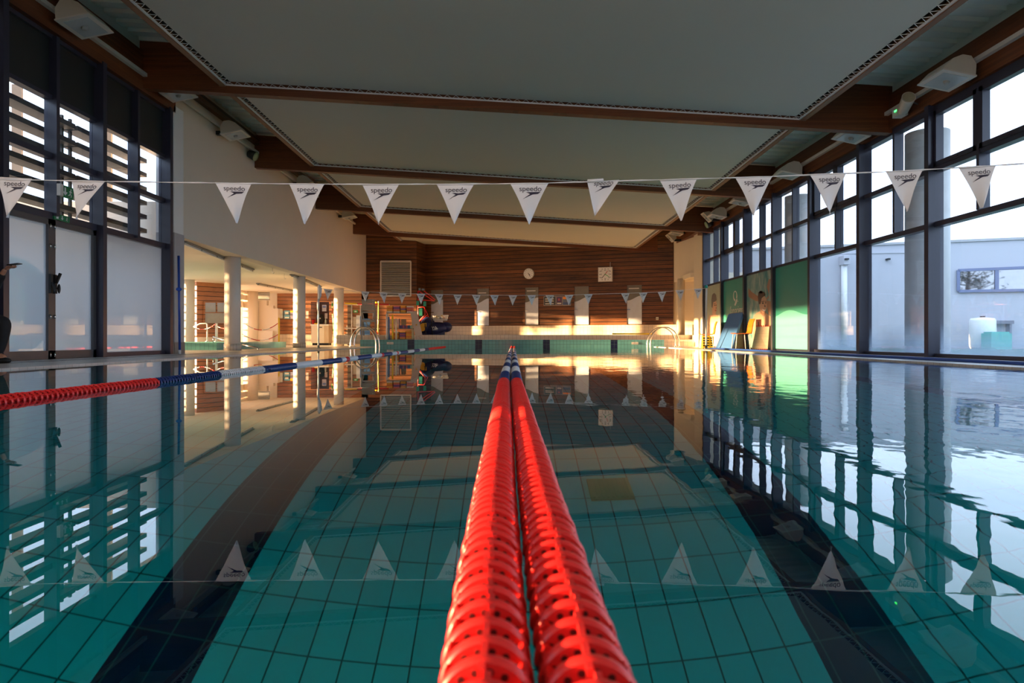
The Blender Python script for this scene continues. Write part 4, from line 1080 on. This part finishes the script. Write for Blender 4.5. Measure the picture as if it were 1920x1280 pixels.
# louvred vent
t=thing('vent_grille','large cream louvred vent high on the timber cladding','vent',P(742,555,30.29))
o_=t.location
g=MB(); 
p0_,p1_=P(714.5,490,30.29)-o_,P(770.5,555,30.29)-o_
for a,b in (((p0_.x,p0_.z),(p1_.x,p0_.z)),((p0_.x,p1_.z),(p1_.x,p1_.z)),((p0_.x,p0_.z),(p0_.x,p1_.z)),((p1_.x,p0_.z),(p1_.x,p1_.z))): g.bar((a[0],-.05,a[1]),(b[0],-.05,b[1]),.05,.11,(0,1,0))
g.obj('frame',m_offw,t)
g=MB(); nb=19
for i in range(nb):
    z=p1_.z+(p0_.z-p1_.z)*(i+.5)/nb
    g.prism([(p0_.x,-.09,z-.026),(p0_.x,-.085,z-.034),(p0_.x,-.01,z+.020),(p0_.x,-.015,z+.028)],(p1_.x-p0_.x,0,0))
g.obj('louvre_blades',m_offw,t)
MB().box((p0_.x,-.008,p1_.z),(p1_.x,0,p0_.z)).obj('backing',m_dark,t)
# depth plates on the end wall
for px,l in ((731.5,'white depth plate on the turquoise end wall below the shelf of boards'),(1190.5,'white depth plate on the turquoise end wall near the steel ladder')):
    t=thing('depth_plate',l,'sign',P(px,643.2,24.995)); MB().box((-.12,-.008,-.04),(.12,0,.04)).obj('plate',m_offw,t)
    sv,sf=text_mesh('1,20 m',.072); MB().add([Vector((v.x,-.010,v.y)) for v in sv],sf).obj('lettering',m_ink,t,recalc=False)
# yellow pole lying on the step
tag(MB().tube([P(1148,627.2,25.9)+Vector((0,0,.03)),P(1222,627.2,25.9)+Vector((0,0,.03))],.028,10).obj('foam_noodle',m_yel),'yellow foam noodle lying along the cream step behind the steel ladder','noodle')
# ================================================================== GEAR AT THE POOL END
def lb(t,a,b,m,name): return MB().box(a,b).obj(name,m,t)
ZS=.268
t=thing('lifeguard_chair','grey metal lifeguard high chair seen from behind above the ladder','high chair',(PX(691,25.36),25.36,ZS))
hw=.255
for s in (-1,1): MB().bar((s*hw,0,0),(s*hw,0,1.18),.05,.05).obj('upright',m_gmetal,t)
g=MB()
for k in range(5): g.box((-.245,-.03,1.08+k*.085),(.245,.0,1.16+k*.085))
g.obj('backrest',m_gmetal,t)
g=MB()
for x in (.17,):
    for k in range(5): g.ball((x,-.034,1.12+k*.085),.013,8,6)
g.obj('rivet',m_offw,t)
lb(t,(-.255,-.05,.66),(.255,.2,.74),m_gmetal,'seat')
lb(t,(-.255,-.04,.34),(.255,.04,.42),m_gmetal,'step')
lb(t,(-.255,-.04,.99),(.255,.03,1.05),m_gmetal,'crossbar')
for s in (-1,1):
    MB().bar((s*.22,0,.98),(s*.17,0,.76),.02,.03).obj('brace',m_gmetal,t); MB().bar((s*.10,0,.66),(0,0,.44),.02,.03).obj('brace',m_gmetal,t)
    MB().bar((s*.23,.30,0),(s*.23,.12,.70),.04,.04).obj('rear_leg',m_gmetal,t)
lb(t,(.15,.01,.74),(.185,.03,1.05),m_offw,'flag_stick')
t=tag(lb(None,(PX(679,25.9),25.85,.445),(PX(695,25.9),25.92,PZ(601,25.9)),m_matb,'foam_mat') if 0 else MB().box((0,0,0),(PX(695,25.9)-PX(679,25.9),.07,.62)).obj('foam_mat',mat('deep blue foam',(.03,.11,.32),.5),loc=(PX(678.5,25.9),25.8,.445)),'deep blue foam mat standing behind the grey lifeguard chair','mat')
t=tag(MB().box((0,0,0),(.15,.05,.74)).obj('foam_board',m_wfl,loc=(PX(668,25.7),25.7,.445)),'tall white foam board standing beside the grey lifeguard chair','board')
t=tag(MB().box((0,0,0),(.05,.05,.70)).obj('foam_board',m_matb,loc=(PX(675.6,25.7),25.66,.445)),'narrow blue foam board between the white board and the lifeguard chair','board')
# pipe goal frame with coloured noodles
t=thing('pipe_frame','white pipe frame standing behind the grey lifeguard chair','frame',(PX(690,27),27,.445))
def tp(px,py,Y=27): return P(px,py,Y)-t.location
for px in (659.5,676,708): MB().tube([tp(px,571),tp(px,629)],.022,8).obj('upright',m_white,t)
MB().tube([tp(646,615),tp(712,616)],.022,8).obj('rail',m_white,t)
MB().tube([tp(646,571.2),tp(731,571.6)],.012,8).obj('rail',m_white,t)
for k,(a,b,yy,m,l) in enumerate(((647,669,568.6,m_yel,'yellow foam noodle on the pipe frame rail next to the third column'),(671,729,570,m_redp,'long red foam noodle along the top rail of the pipe frame'),(701,712,566.8,m_yel,'short yellow foam noodle on the pipe frame behind the lifeguard chair'))):
    tag(MB().tube([P(a,yy,26.93),P(b,yy+.5,26.93)],.032,10).obj('foam_noodle',m),l,'noodle')
def stick(label,pts,m,r=.02,name='swim_pole',cap=True,cat='pole'):
    t=thing(name,label,cat,pts[0])
    MB().tube([p-pts[0] for p in pts],r,10).obj('shaft',m,t)
    if cap:
        for p in pts: MB().ball(p-pts[0],r*1.7,10,7).obj('end_joint',m_offw,t)
stick('tall green pipe pole leaning beside the third column',[P(627.5,645,28.6)+Vector((0,0,.04)),P(624.5,594,28.9),P(623,567,29)],m_green,.03)
stick('slim yellow and green stick between the lifeguard chair and the shelf',[Vector((PX(709,26.2),26.2,.475)),P(709.5,600,26.3),P(710,566,26.4)],mat('lime stick',(.55,.60,.15),.4),.022)
g=MB(); c=P(632,581,28.9)
g.tube([c+Vector((.30*math.cos(a)*.55,.1*math.cos(a),.30*math.sin(a))) for a in [2*PI*k/28 for k in range(28)]],.018,8,closed=True)
tag(g.obj('hoop',m_redp),'thin red hoop hung on the green pole, half behind the third column','hoop')
stick('short red and white stick standing on the step beside the shelf',[Vector((PX(708.5,26.0),26.0,.475)),P(707,621,26.0),P(705,617,26.0)],m_redp,.018,cap=False)
# desk and what stands on it
Yd=29.2
t=thing('desk','cream reception desk against the sunlit timber wall','desk',(PX(599.5,Yd),Yd,.018))
zz=PZ(610,Yd)-.018
lb(t,(PX(583.5,Yd)-t.location.x,0,.10),(PX(608,Yd)-t.location.x,.6,zz),m_wallc,'front_panel')
lb(t,(PX(608,Yd)-t.location.x,.02,.10),(PX(616,Yd)-t.location.x,.6,zz),mat('beige desk side',(.60,.46,.32),.5),'side_panel')
lb(t,(PX(582.5,Yd)-t.location.x,-.04,zz),(PX(616.5,Yd)-t.location.x,.62,zz+.05),m_white,'top')
lb(t,(PX(585,Yd)-t.location.x,.05,0),(PX(615,Yd)-t.location.x,.55,.10),m_dark,'plinth')
lb(t,(PX(597,Yd)-t.location.x,-.012,zz-.10),(PX(604,Yd)-t.location.x,0,zz-.06),m_dark,'slot')
zt=zz+.068+.0
def on(px,dy=0.3): return Vector((PX(px,Yd+dy),Yd+dy,zt+.001))
t=thing('bucket','red plastic bucket on the reception desk','bucket',on(587.8)); MB().lathe([(.055,0),(.075,.2),(.08,.2)],18).obj('body',m_redp,t); MB().tube([(.075*math.cos(a),0,.2+.05*math.sin(a)) for a in [PI*k/10 for k in range(11)]],.005,6).obj('handle',m_redp,t)
t=thing('backpack','black backpack slumped on the reception desk','bag',on(602)); MB().ball((0,0,.225),(.15,.12,.22),18,12).obj('body',m_blk,t); MB().ball((-.1,-.04,.28),(.10,.10,.13),14,9).obj('top_flap',mat('grey nylon',(.05,.06,.09),.6),t); MB().tube([(.02,-.1,.38),(.06,-.12,.45),(.1,-.1,.38)],.012,6).obj('strap',m_blk,t); MB().ball((-.01,-.12,.26),.03,10,7).obj('badge',m_ivory,t)
tag(MB().lathe([(.0,0),(.11,.0),(.12,.03),(.08,.05)],20).obj('frisbee',m_yel,loc=on(594,.10)),'flat yellow disc on the reception desk in front of the backpack','disc')
t=thing('bottle','pale bottle standing at the end of the reception desk','bottle',on(610.5,.2)); MB().lathe([(.035,0),(.035,.17),(.014,.22),(.014,.26)],14).obj('body',mat('cloudy plastic',(.45,.52,.45),.3),t); MB().lathe([(.018,.26),(.018,.285)],12).obj('cap',m_white,t)
# papers on the cladding
for k,(a,b,c,d,l,m) in enumerate(((604,612,571.5,583.5,'printed notice pinned in the dark alcove above the backpack',m_offw),(609,614,587,597,'pale sheet pinned low in the dark alcove beside the bottle',m_ivory))):
    Y=31.19; t=thing('notice',l,'notice',P(a,d,Y)); o_=t.location
    MB().box((0,-.008,0),(P(b,c,Y)-o_)+Vector((0,0,0))).obj('sheet',m,t)
    if not k: MB().box(P(a+1,577,Y)-o_+Vector((0,-.012,0)),P(b-1,573,Y)-o_).obj('picture',mat('grey blue print',(.2,.25,.4),.5),t)
blu=mat('blue frame',(.10,.28,.42),.5)
for k,(a,b,c,d,l,m) in enumerate(((521,530,579,596,'cream notice with small print on the red cladding by the yellow post',m_ivory),(533,543.5,582,597.5,'blue framed notice on the red cladding between two others',blu),(544.5,553,582,597.5,'yellow and violet picture notice touching the second column',mat('violet print',(.35,.35,.5),.5)),(574,578.5,583,596.5,'plain pale sheet on the red cladding just past the second column',m_offw),(662,669,594,612.5,'framed notice on the red cladding behind the white pipe upright',m_ivory))):
    Y=30.29; t=thing('notice',l,'notice',P(a,d,Y)); o_=t.location
    MB().box((0,-.015,0),P(b,c,Y)-o_).obj('sheet',m,t)
    if k==1:
        MB().box(P(a+2,589,Y)-o_+Vector((0,-.02,0)),P(b-2.5,584.5,Y)-o_).obj('printed_panel',m_offw,t); MB().box(P(a+1.5,596.2,Y)-o_+Vector((0,-.02,0)),P(b-1.5,594,Y)-o_).obj('printed_bar',m_offw,t)
    if k==2: MB().box(P(a,585.5,Y)-o_+Vector((0,-.02,0)),P(b,582,Y)-o_).obj('printed_band',m_yel,t)
    if k==0: MB().box(P(a,596.5,Y)-o_+Vector((0,.0,0)),P(b+1.5,582.5,Y)-o_+Vector((0,-.002,0))).obj('backing_frame',blu,t)
Y=30.29; t=thing('exit_sign','green exit sign on the red cladding seen past the third column','exit sign',P(663,586,Y)); o_=t.location
MB().box((0,-.03,0),P(671,581.2,Y)-o_).obj('board',m_green,t); MB().box(P(665,584.8,Y)-o_+Vector((0,-.034,0)),P(669,582.6,Y)-o_+Vector((0,-.03,0))).obj('symbols',m_white,t)
# black rack behind column three
t=thing('slatted_rack','dark slatted rack beside the third column','rack',(PX(651.5,28.3),28.3,.018))
for k in range(6): lb(t,(-.10,0,.06+k*.13),(.12,.3,.10+k*.13),m_dark,'slat')
for x in (-.10,.10): lb(t,(x,.28,0),(x+.02,.3,.86),m_offw,'upright')
# shelf of boards
t=thing('equipment_shelf','metal shelf unit full of swim boards at the pool end','shelf',(PX(752,25.35),25.21,ZS))
x0=PX(724,25.2)-t.location.x; x1=PX(774,25.2)-t.location.x
zs=[.02,PZ(616,25.2)-ZS,PZ(586.5,25.2)-ZS]
for z in zs: lb(t,(x0,0,z-.012),(x1,.36,z+.012),m_gmetal,'shelf_board')
for x in (x0,x1-.04):
    for y in (0,.33): lb(t,(x,y,0),(x+.035,y+.03,zs[2]),mat('cream upright',(.62,.60,.42),.5) if x<0 else mat('pale green upright',(.50,.58,.42),.5),'upright')
sx,sy=t.location.x,t.location.y
cols={'y':mat('amber foam',(.75,.36,.04),.6),'o':mat('orange foam',(.70,.20,.04),.6),'p':mat('pink foam',(.60,.14,.18),.6),'v':mat('violet foam',(.16,.08,.26),.6),'w':mat('cream foam',(.75,.66,.52),.6),'b':mat('blue float foam',(.08,.16,.35),.6),'g':mat('mint foam',(.45,.60,.50),.6)}
CN={'y':'amber','o':'orange','p':'pink','v':'violet','w':'cream','b':'blue','g':'mint'}
def stack(px0,px1,z0,z1,seq,where,dy=.05):
    a=PX(px0,25.3); b=PX(px1,25.3); n=len(seq); h=(z1-z0)/n
    for i,c in enumerate(seq):
        same=[k for k,q in enumerate(seq) if q==c]
        what='the only %s one'%CN[c] if len(same)==1 else ('lowest %s one'%CN[c] if same[0]==i else ('topmost %s one'%CN[c] if same[-1]==i else '%s %s one from below'%(ORD[same.index(i)],CN[c])))
        o=MB().box((a,sy+dy,ZS+z0+i*h+.001),(b,sy+.34,ZS+z0+(i+1)*h-.002)).obj('kickboard',cols[c])
        tag(o,'kickboard %s, %s'%(where,what),'kickboard','kickboards on the shelf unit')
lo,mi_,hi=zs[0]+.012,zs[1]+.012,zs[2]+.012
stack(725.5,736,hi,hi+.25,'wyoy','in the first pile on top of the shelf unit')
stack(738,749.5,hi,hi+.25,'wopvp','in the second pile on top of the shelf unit')
stack(751.5,761,hi,hi+.26,'yyvoy','in the third pile on top of the shelf unit')
stack(763,774.5,hi,hi+.25,'wpopw','in the fourth pile on top of the shelf unit')
stack(738,747.5,lo,lo+.27,'oyyoyw','in the low pile behind the cream noodle')
stack(749.5,760,lo,lo+.27,'ypvpvy','in the middle pile on the lowest shelf')
stack(761.5,772,lo,lo+.30,'yoyyoy','in the last pile on the lowest shelf')
for i,(a,b,c) in enumerate(((749,752,'v'),(752.3,755,'v'),(755.3,758,'p'),(758.3,761,'v'),(761.3,764,'p'),(764.3,766.5,'b'),(766.8,768.8,'b'),(769.1,771.6,'g'))):
    tag(MB().box((PX(a,25.3),sy+.06,ZS+mi_+.003),(PX(b,25.3),sy+.34,ZS+mi_+.115)).obj('pull_buoy',cols[c]),'%s pull buoy, %s in the row on the middle shelf'%(CN[c],ORD[i]),'pull buoy','pull buoys on the middle shelf')
t=thing('wire_crate','white wire crate with ribbed sides on the middle shelf','crate',(PX(737.5,25.3),sy+.06,ZS+mi_+.003))
for k in range(9): lb(t,(-.22,0,.03+k*.037),(.22,.26,.046+k*.037),m_wfl,'rib')
lb(t,(-.22,.0,0),(-.205,.26,.36),m_wfl,'side'); lb(t,(.205,.0,0),(.22,.26,.36),m_wfl,'side')
tag(MB().box((PX(752,25.3),sy+.1,ZS+mi_+.117),(PX(760,25.3),sy+.3,ZS+mi_+.34)).obj('carton',mat('brown card',(.35,.22,.12),.7)),'brown carton on top of the pull buoys on the middle shelf','box')
for px,py,l,m in ((729,594,'blue foam noodle standing before the shelf unit',cols['b']),(736,590,'amber foam noodle standing before the shelf unit',m_yel),(742.5,597,'cream foam noodle standing before the shelf unit',cols['w']),(725.0,589,'white foam noodle at the shelf unit edge beside the blue one',m_wfl)):
    tag(MB().tube([(PX(px+.5,25.1),25.1,ZS),(PX(px,25.13),25.13,PZ(py,25.13))],.03,10).obj('foam_noodle',m),l,'noodle','noodles before the shelf unit')
# leaning board, red play frame, bag and basket
t=thing('ramp_board','beige padded board leaning between the shelf unit and the navy bag','board',Vector((PX(787,25.08),25.08,ZS)))
a=P(775.5,584,25.14)-t.location; b=P(785.5,629,25.08)-t.location; 
MB().bar(a,b,.25,.06,(0,-1,0)).obj('pad',mat('beige vinyl',(.52,.43,.36),.5),t)
MB().ball(a.lerp(b,.55)+Vector((0,-.04,0)),(.03,.015,.03),10,7).obj('badge',m_gold,t)
for dx in (-.06,.05): MB().tube([b+Vector((dx,0,.0)),Vector((dx+.04,0,.0))],.013,8).obj('leg',m_offw,t)
t=thing('rehab_frame','red tubular frame with green pads in the corner of the dark cladding','frame',(PX(795,28.5),28.5,.445))
def rp(px,py,y=0): return P(px,py,28.5)-t.location+Vector((0,y,0))
g=MB()
for pl in ([(784,562),(815,563.5)],[(785,545),(812,563)],[(795,545),(816,562)],[(784,576),(795,575),(802,590),(786,602)],[(796,576),(797,590),(785,602)],[(784,545),(784,630)],[(803,592),(803,630)]):
    g.tube([rp(*q) for q in pl],.022,8)
g.obj('tube_frame',m_redp,t)
for a,b,c,d in ((781,564,786,572.5),(794,565,799,573.5),(786,578,792,592)): MB().box(rp(a,b,-.06),rp(c,d,.04)).obj('pad',m_teal,t)
for a,b,c,d in ((785,540,789,544.5),(791,541,796,544.5)): MB().box(rp(a,b,-.06),rp(c,d,.04)).obj('pad',mat('slate pad',(.12,.18,.24),.5),t)
Yb=25.95
t=thing('equipment_bag','large navy equipment bag with white lettering on the cream step','bag',(PX(815,Yb),Yb,.446))
def bp(px,py,y=0.): return P(px,py,Yb)-t.location+Vector((0,y,0))
g=MB(); c=bp(814,616); g.ball((c.x-.02,.05,.25),(.56,.30,.25),24,14); g.ball((c.x-.24,.06,.42),(.27,.24,.27),18,12); g.ball((c.x-.38,.02,.30),(.2,.2,.24),16,10)
g.ball((c.x+.10,.08,.30),(.46,.26,.20),20,12); g.ball((c.x-.30,.0,.30),(.28,.25,.26),18,12); g.ball((c.x+.44,.1,.30),(.24,.2,.20),16,10); g.box((c.x-.48,-.1,0.002),(c.x+.42,.28,.15))
g.obj('body',m_navy,t)
pl=[(788,610),(793,606),(801,605.5),(801,612),(797,620),(792,621.5),(788,616)]
MB().prism([bp(*q,-.245) for q in pl],(0,.06,0)).obj('gold_panel',m_gold,t)
sv,sf=text_mesh('Wi',.14,'LEFT'); q=bp(811,614.5); MB().add([Vector((v.x+q.x,-.285,v.y+q.z)) for v in sv],sf).obj('lettering',m_white,t,recalc=False)
g=MB().prism([bp(817,611,-.285),bp(823,616.5,-.285),bp(816,617.5,-.285),bp(818.5,615,-.285)],(0,.03,0)); g.box(bp(812,617.8,-.285),bp(822,618.6,-.265)); g.obj('printed_arrow',m_white,t)
for px in (800,812): MB().tube([bp(px-2,602,-.20),bp(px-1,612,-.27),bp(px,626,-.22),bp(px+3,634,-.34),bp(px+.5,628,-.24)],.018,6).obj('strap',m_blk,t)
t=thing('basket','white plastic basket of small toys on top of the navy bag','basket',(PX(826,Yb),Yb-.06,PZ(601.8,Yb)+.02))
g=MB(); 
for k in range(14):
    for s in (-1,1): g.bar((-.24+.48*k/13,s*.11-.02,0),(-.29+.58*k/13,s*.14-.02,.20),.012,.012)
for z,w_ in ((.01,.24),(.10,.265),(.20,.29)):
    for s in (-1,1): g.bar((-w_,s*(.11+.15*z)-.02,z),(w_,s*(.11+.15*z)-.02,z),.02,.02)
    for s in (-1,1): g.bar((s*w_,-.13-.15*z,z),(s*w_,.09+.15*z,z),.02,.02)
g.box((-.24,-.12,0),(.24,.08,.012)); g.obj('cage',m_offw,t)
for x,z,m,nm in ((-.14,.12,m_yel,'ball'),(.0,.10,cols['b'],'ball'),(.13,.11,m_gold,'ball'),(.065,.185,m_yel,'ball'),(-.065,.175,m_offw,'ball')):
    o=MB().ball((0,0,0),.042,12,8).obj('ball',m); o.location=t.location+Vector((x,-.02,z))
    tag(o,'small %s ball in the white basket on the navy bag, %s'%({m_yel:'yellow',m_gold:'gold',m_offw:'white'}.get(m,'blue'),'at the narrow side' if x<-.1 else ('in the middle' if x<.02 else ('on the heap' if x<.1 else 'at the far side'))),'ball','balls in the basket')
# ================================================================== SIDE HALL BARRIER AND RAILS
def chain(label,pts,r=.014):
    full=[]
    for a,b,sag in pts:
        for k in range(13): q=k/12; v=a.lerp(b,q); full.append(v+Vector((0,0,-sag*4*q*(1-q))))
    t=thing('barrier_chain',label,'barrier chain',full[0]); A,B=MB(),MB()
    for k in range(len(full)-1):
        (A if (k//3)%2 else B).tube([full[k]-full[0],full[k+1]-full[0]],r,6)
    A.obj('red_links',m_redp,t); B.obj('white_links',m_white,t)
chain('red and white barrier chain hung between the first column and the yellow post',[(P(461,608,24.8),P(521,606,24.8),.22)])
chain('lower red and white barrier chain between the first column and the yellow post',[(P(454,626,24.8),P(521,627,24.8),.22)])
chain('red and white barrier chain crossing before the striped timber wall',[(P(364,613,22.36),P(404.6,607,22.38),.12),(P(408,612,22.4),P(440,610,22.0),.08)])
t=thing('barrier_post','yellow barrier post at the end of the side hall stairs','post',(PX(523,24.9),24.9,.018)); MB().tube([(0,0,0),(0,0,1.05)],.03,12).obj('shaft',m_yel,t); MB().lathe([(.10,0),(.10,.03),(.03,.05)],16).obj('foot',m_yel,t)
t=thing('barrier_post','white barrier post on the paddling pool edge','post',(PX(406,22.45),22.45,.205)); MB().tube([(0,0,0),(0,0,PZ(606,22.45)-.2)],.04,12).obj('shaft',m_white,t)
MB().lathe([(.09,0),(.09,.02),(.04,.03)],16).obj('foot',m_white,t)
t=thing('handrail','white bent handrail on the paddling pool edge','handrail',(PX(388.5,22.4),22.4,.205)); MB().tube([(0,0,0),(0,0,PZ(607,22.4)-.21),(-.05,0,PZ(606,22.4)-.2),(PX(375,22.4)-PX(388.5,22.4),0,PZ(607,22.4)-.2),(PX(363,22.4)-PX(388.5,22.4),0,PZ(613,22.4)-.2)],.022,8).obj('tube',m_white,t)
MB().lathe([(.06,0),(.06,.02),(.02,.03)],14).obj('foot',m_white,t)
t=thing('handrail','steel handrail sloping down from the paddling pool past the first column','handrail',P(400,631,17.9)); o_=t.location
MB().tube([Vector((0,0,0)),P(418,637,17.75)-o_,P(432,638,17.6)-o_],.022,8).obj('tube',m_steel,t)
MB().tube([Vector((0,0,0)),Vector((0,.0,-(o_.z-.205)))],.014,8).obj('foot',m_steel,t)
t=thing('handrail','steel handrail lying low between the first column and the pool deck','handrail',P(455,646,17.3)); o_=t.location
MB().tube([Vector((0,0,0)),P(484,652.3,17.2)-o_],.022,8).obj('tube',m_steel,t)
MB().tube([P(484,652.3,17.2)-o_,Vector((P(484,652.3,17.2)-o_).to_tuple()[:2]+(.02-o_.z,))],.02,8).obj('foot',m_steel,t)
# hooks under the soffit
for px,Y,l in ((511,19.2,'small steel hook under the soffit between the first and second columns, nearer one'),(533,21.,'small steel hook under the soffit beside the second column')):
    t=tag(MB().tube([(0,0,0),(0,0,-.14),(.03,0,-.18),(.05,0,-.14)],.007,6).obj('ceiling_hook',m_steel,loc=(PX(px,Y),Y,2.312)),l,'hook')
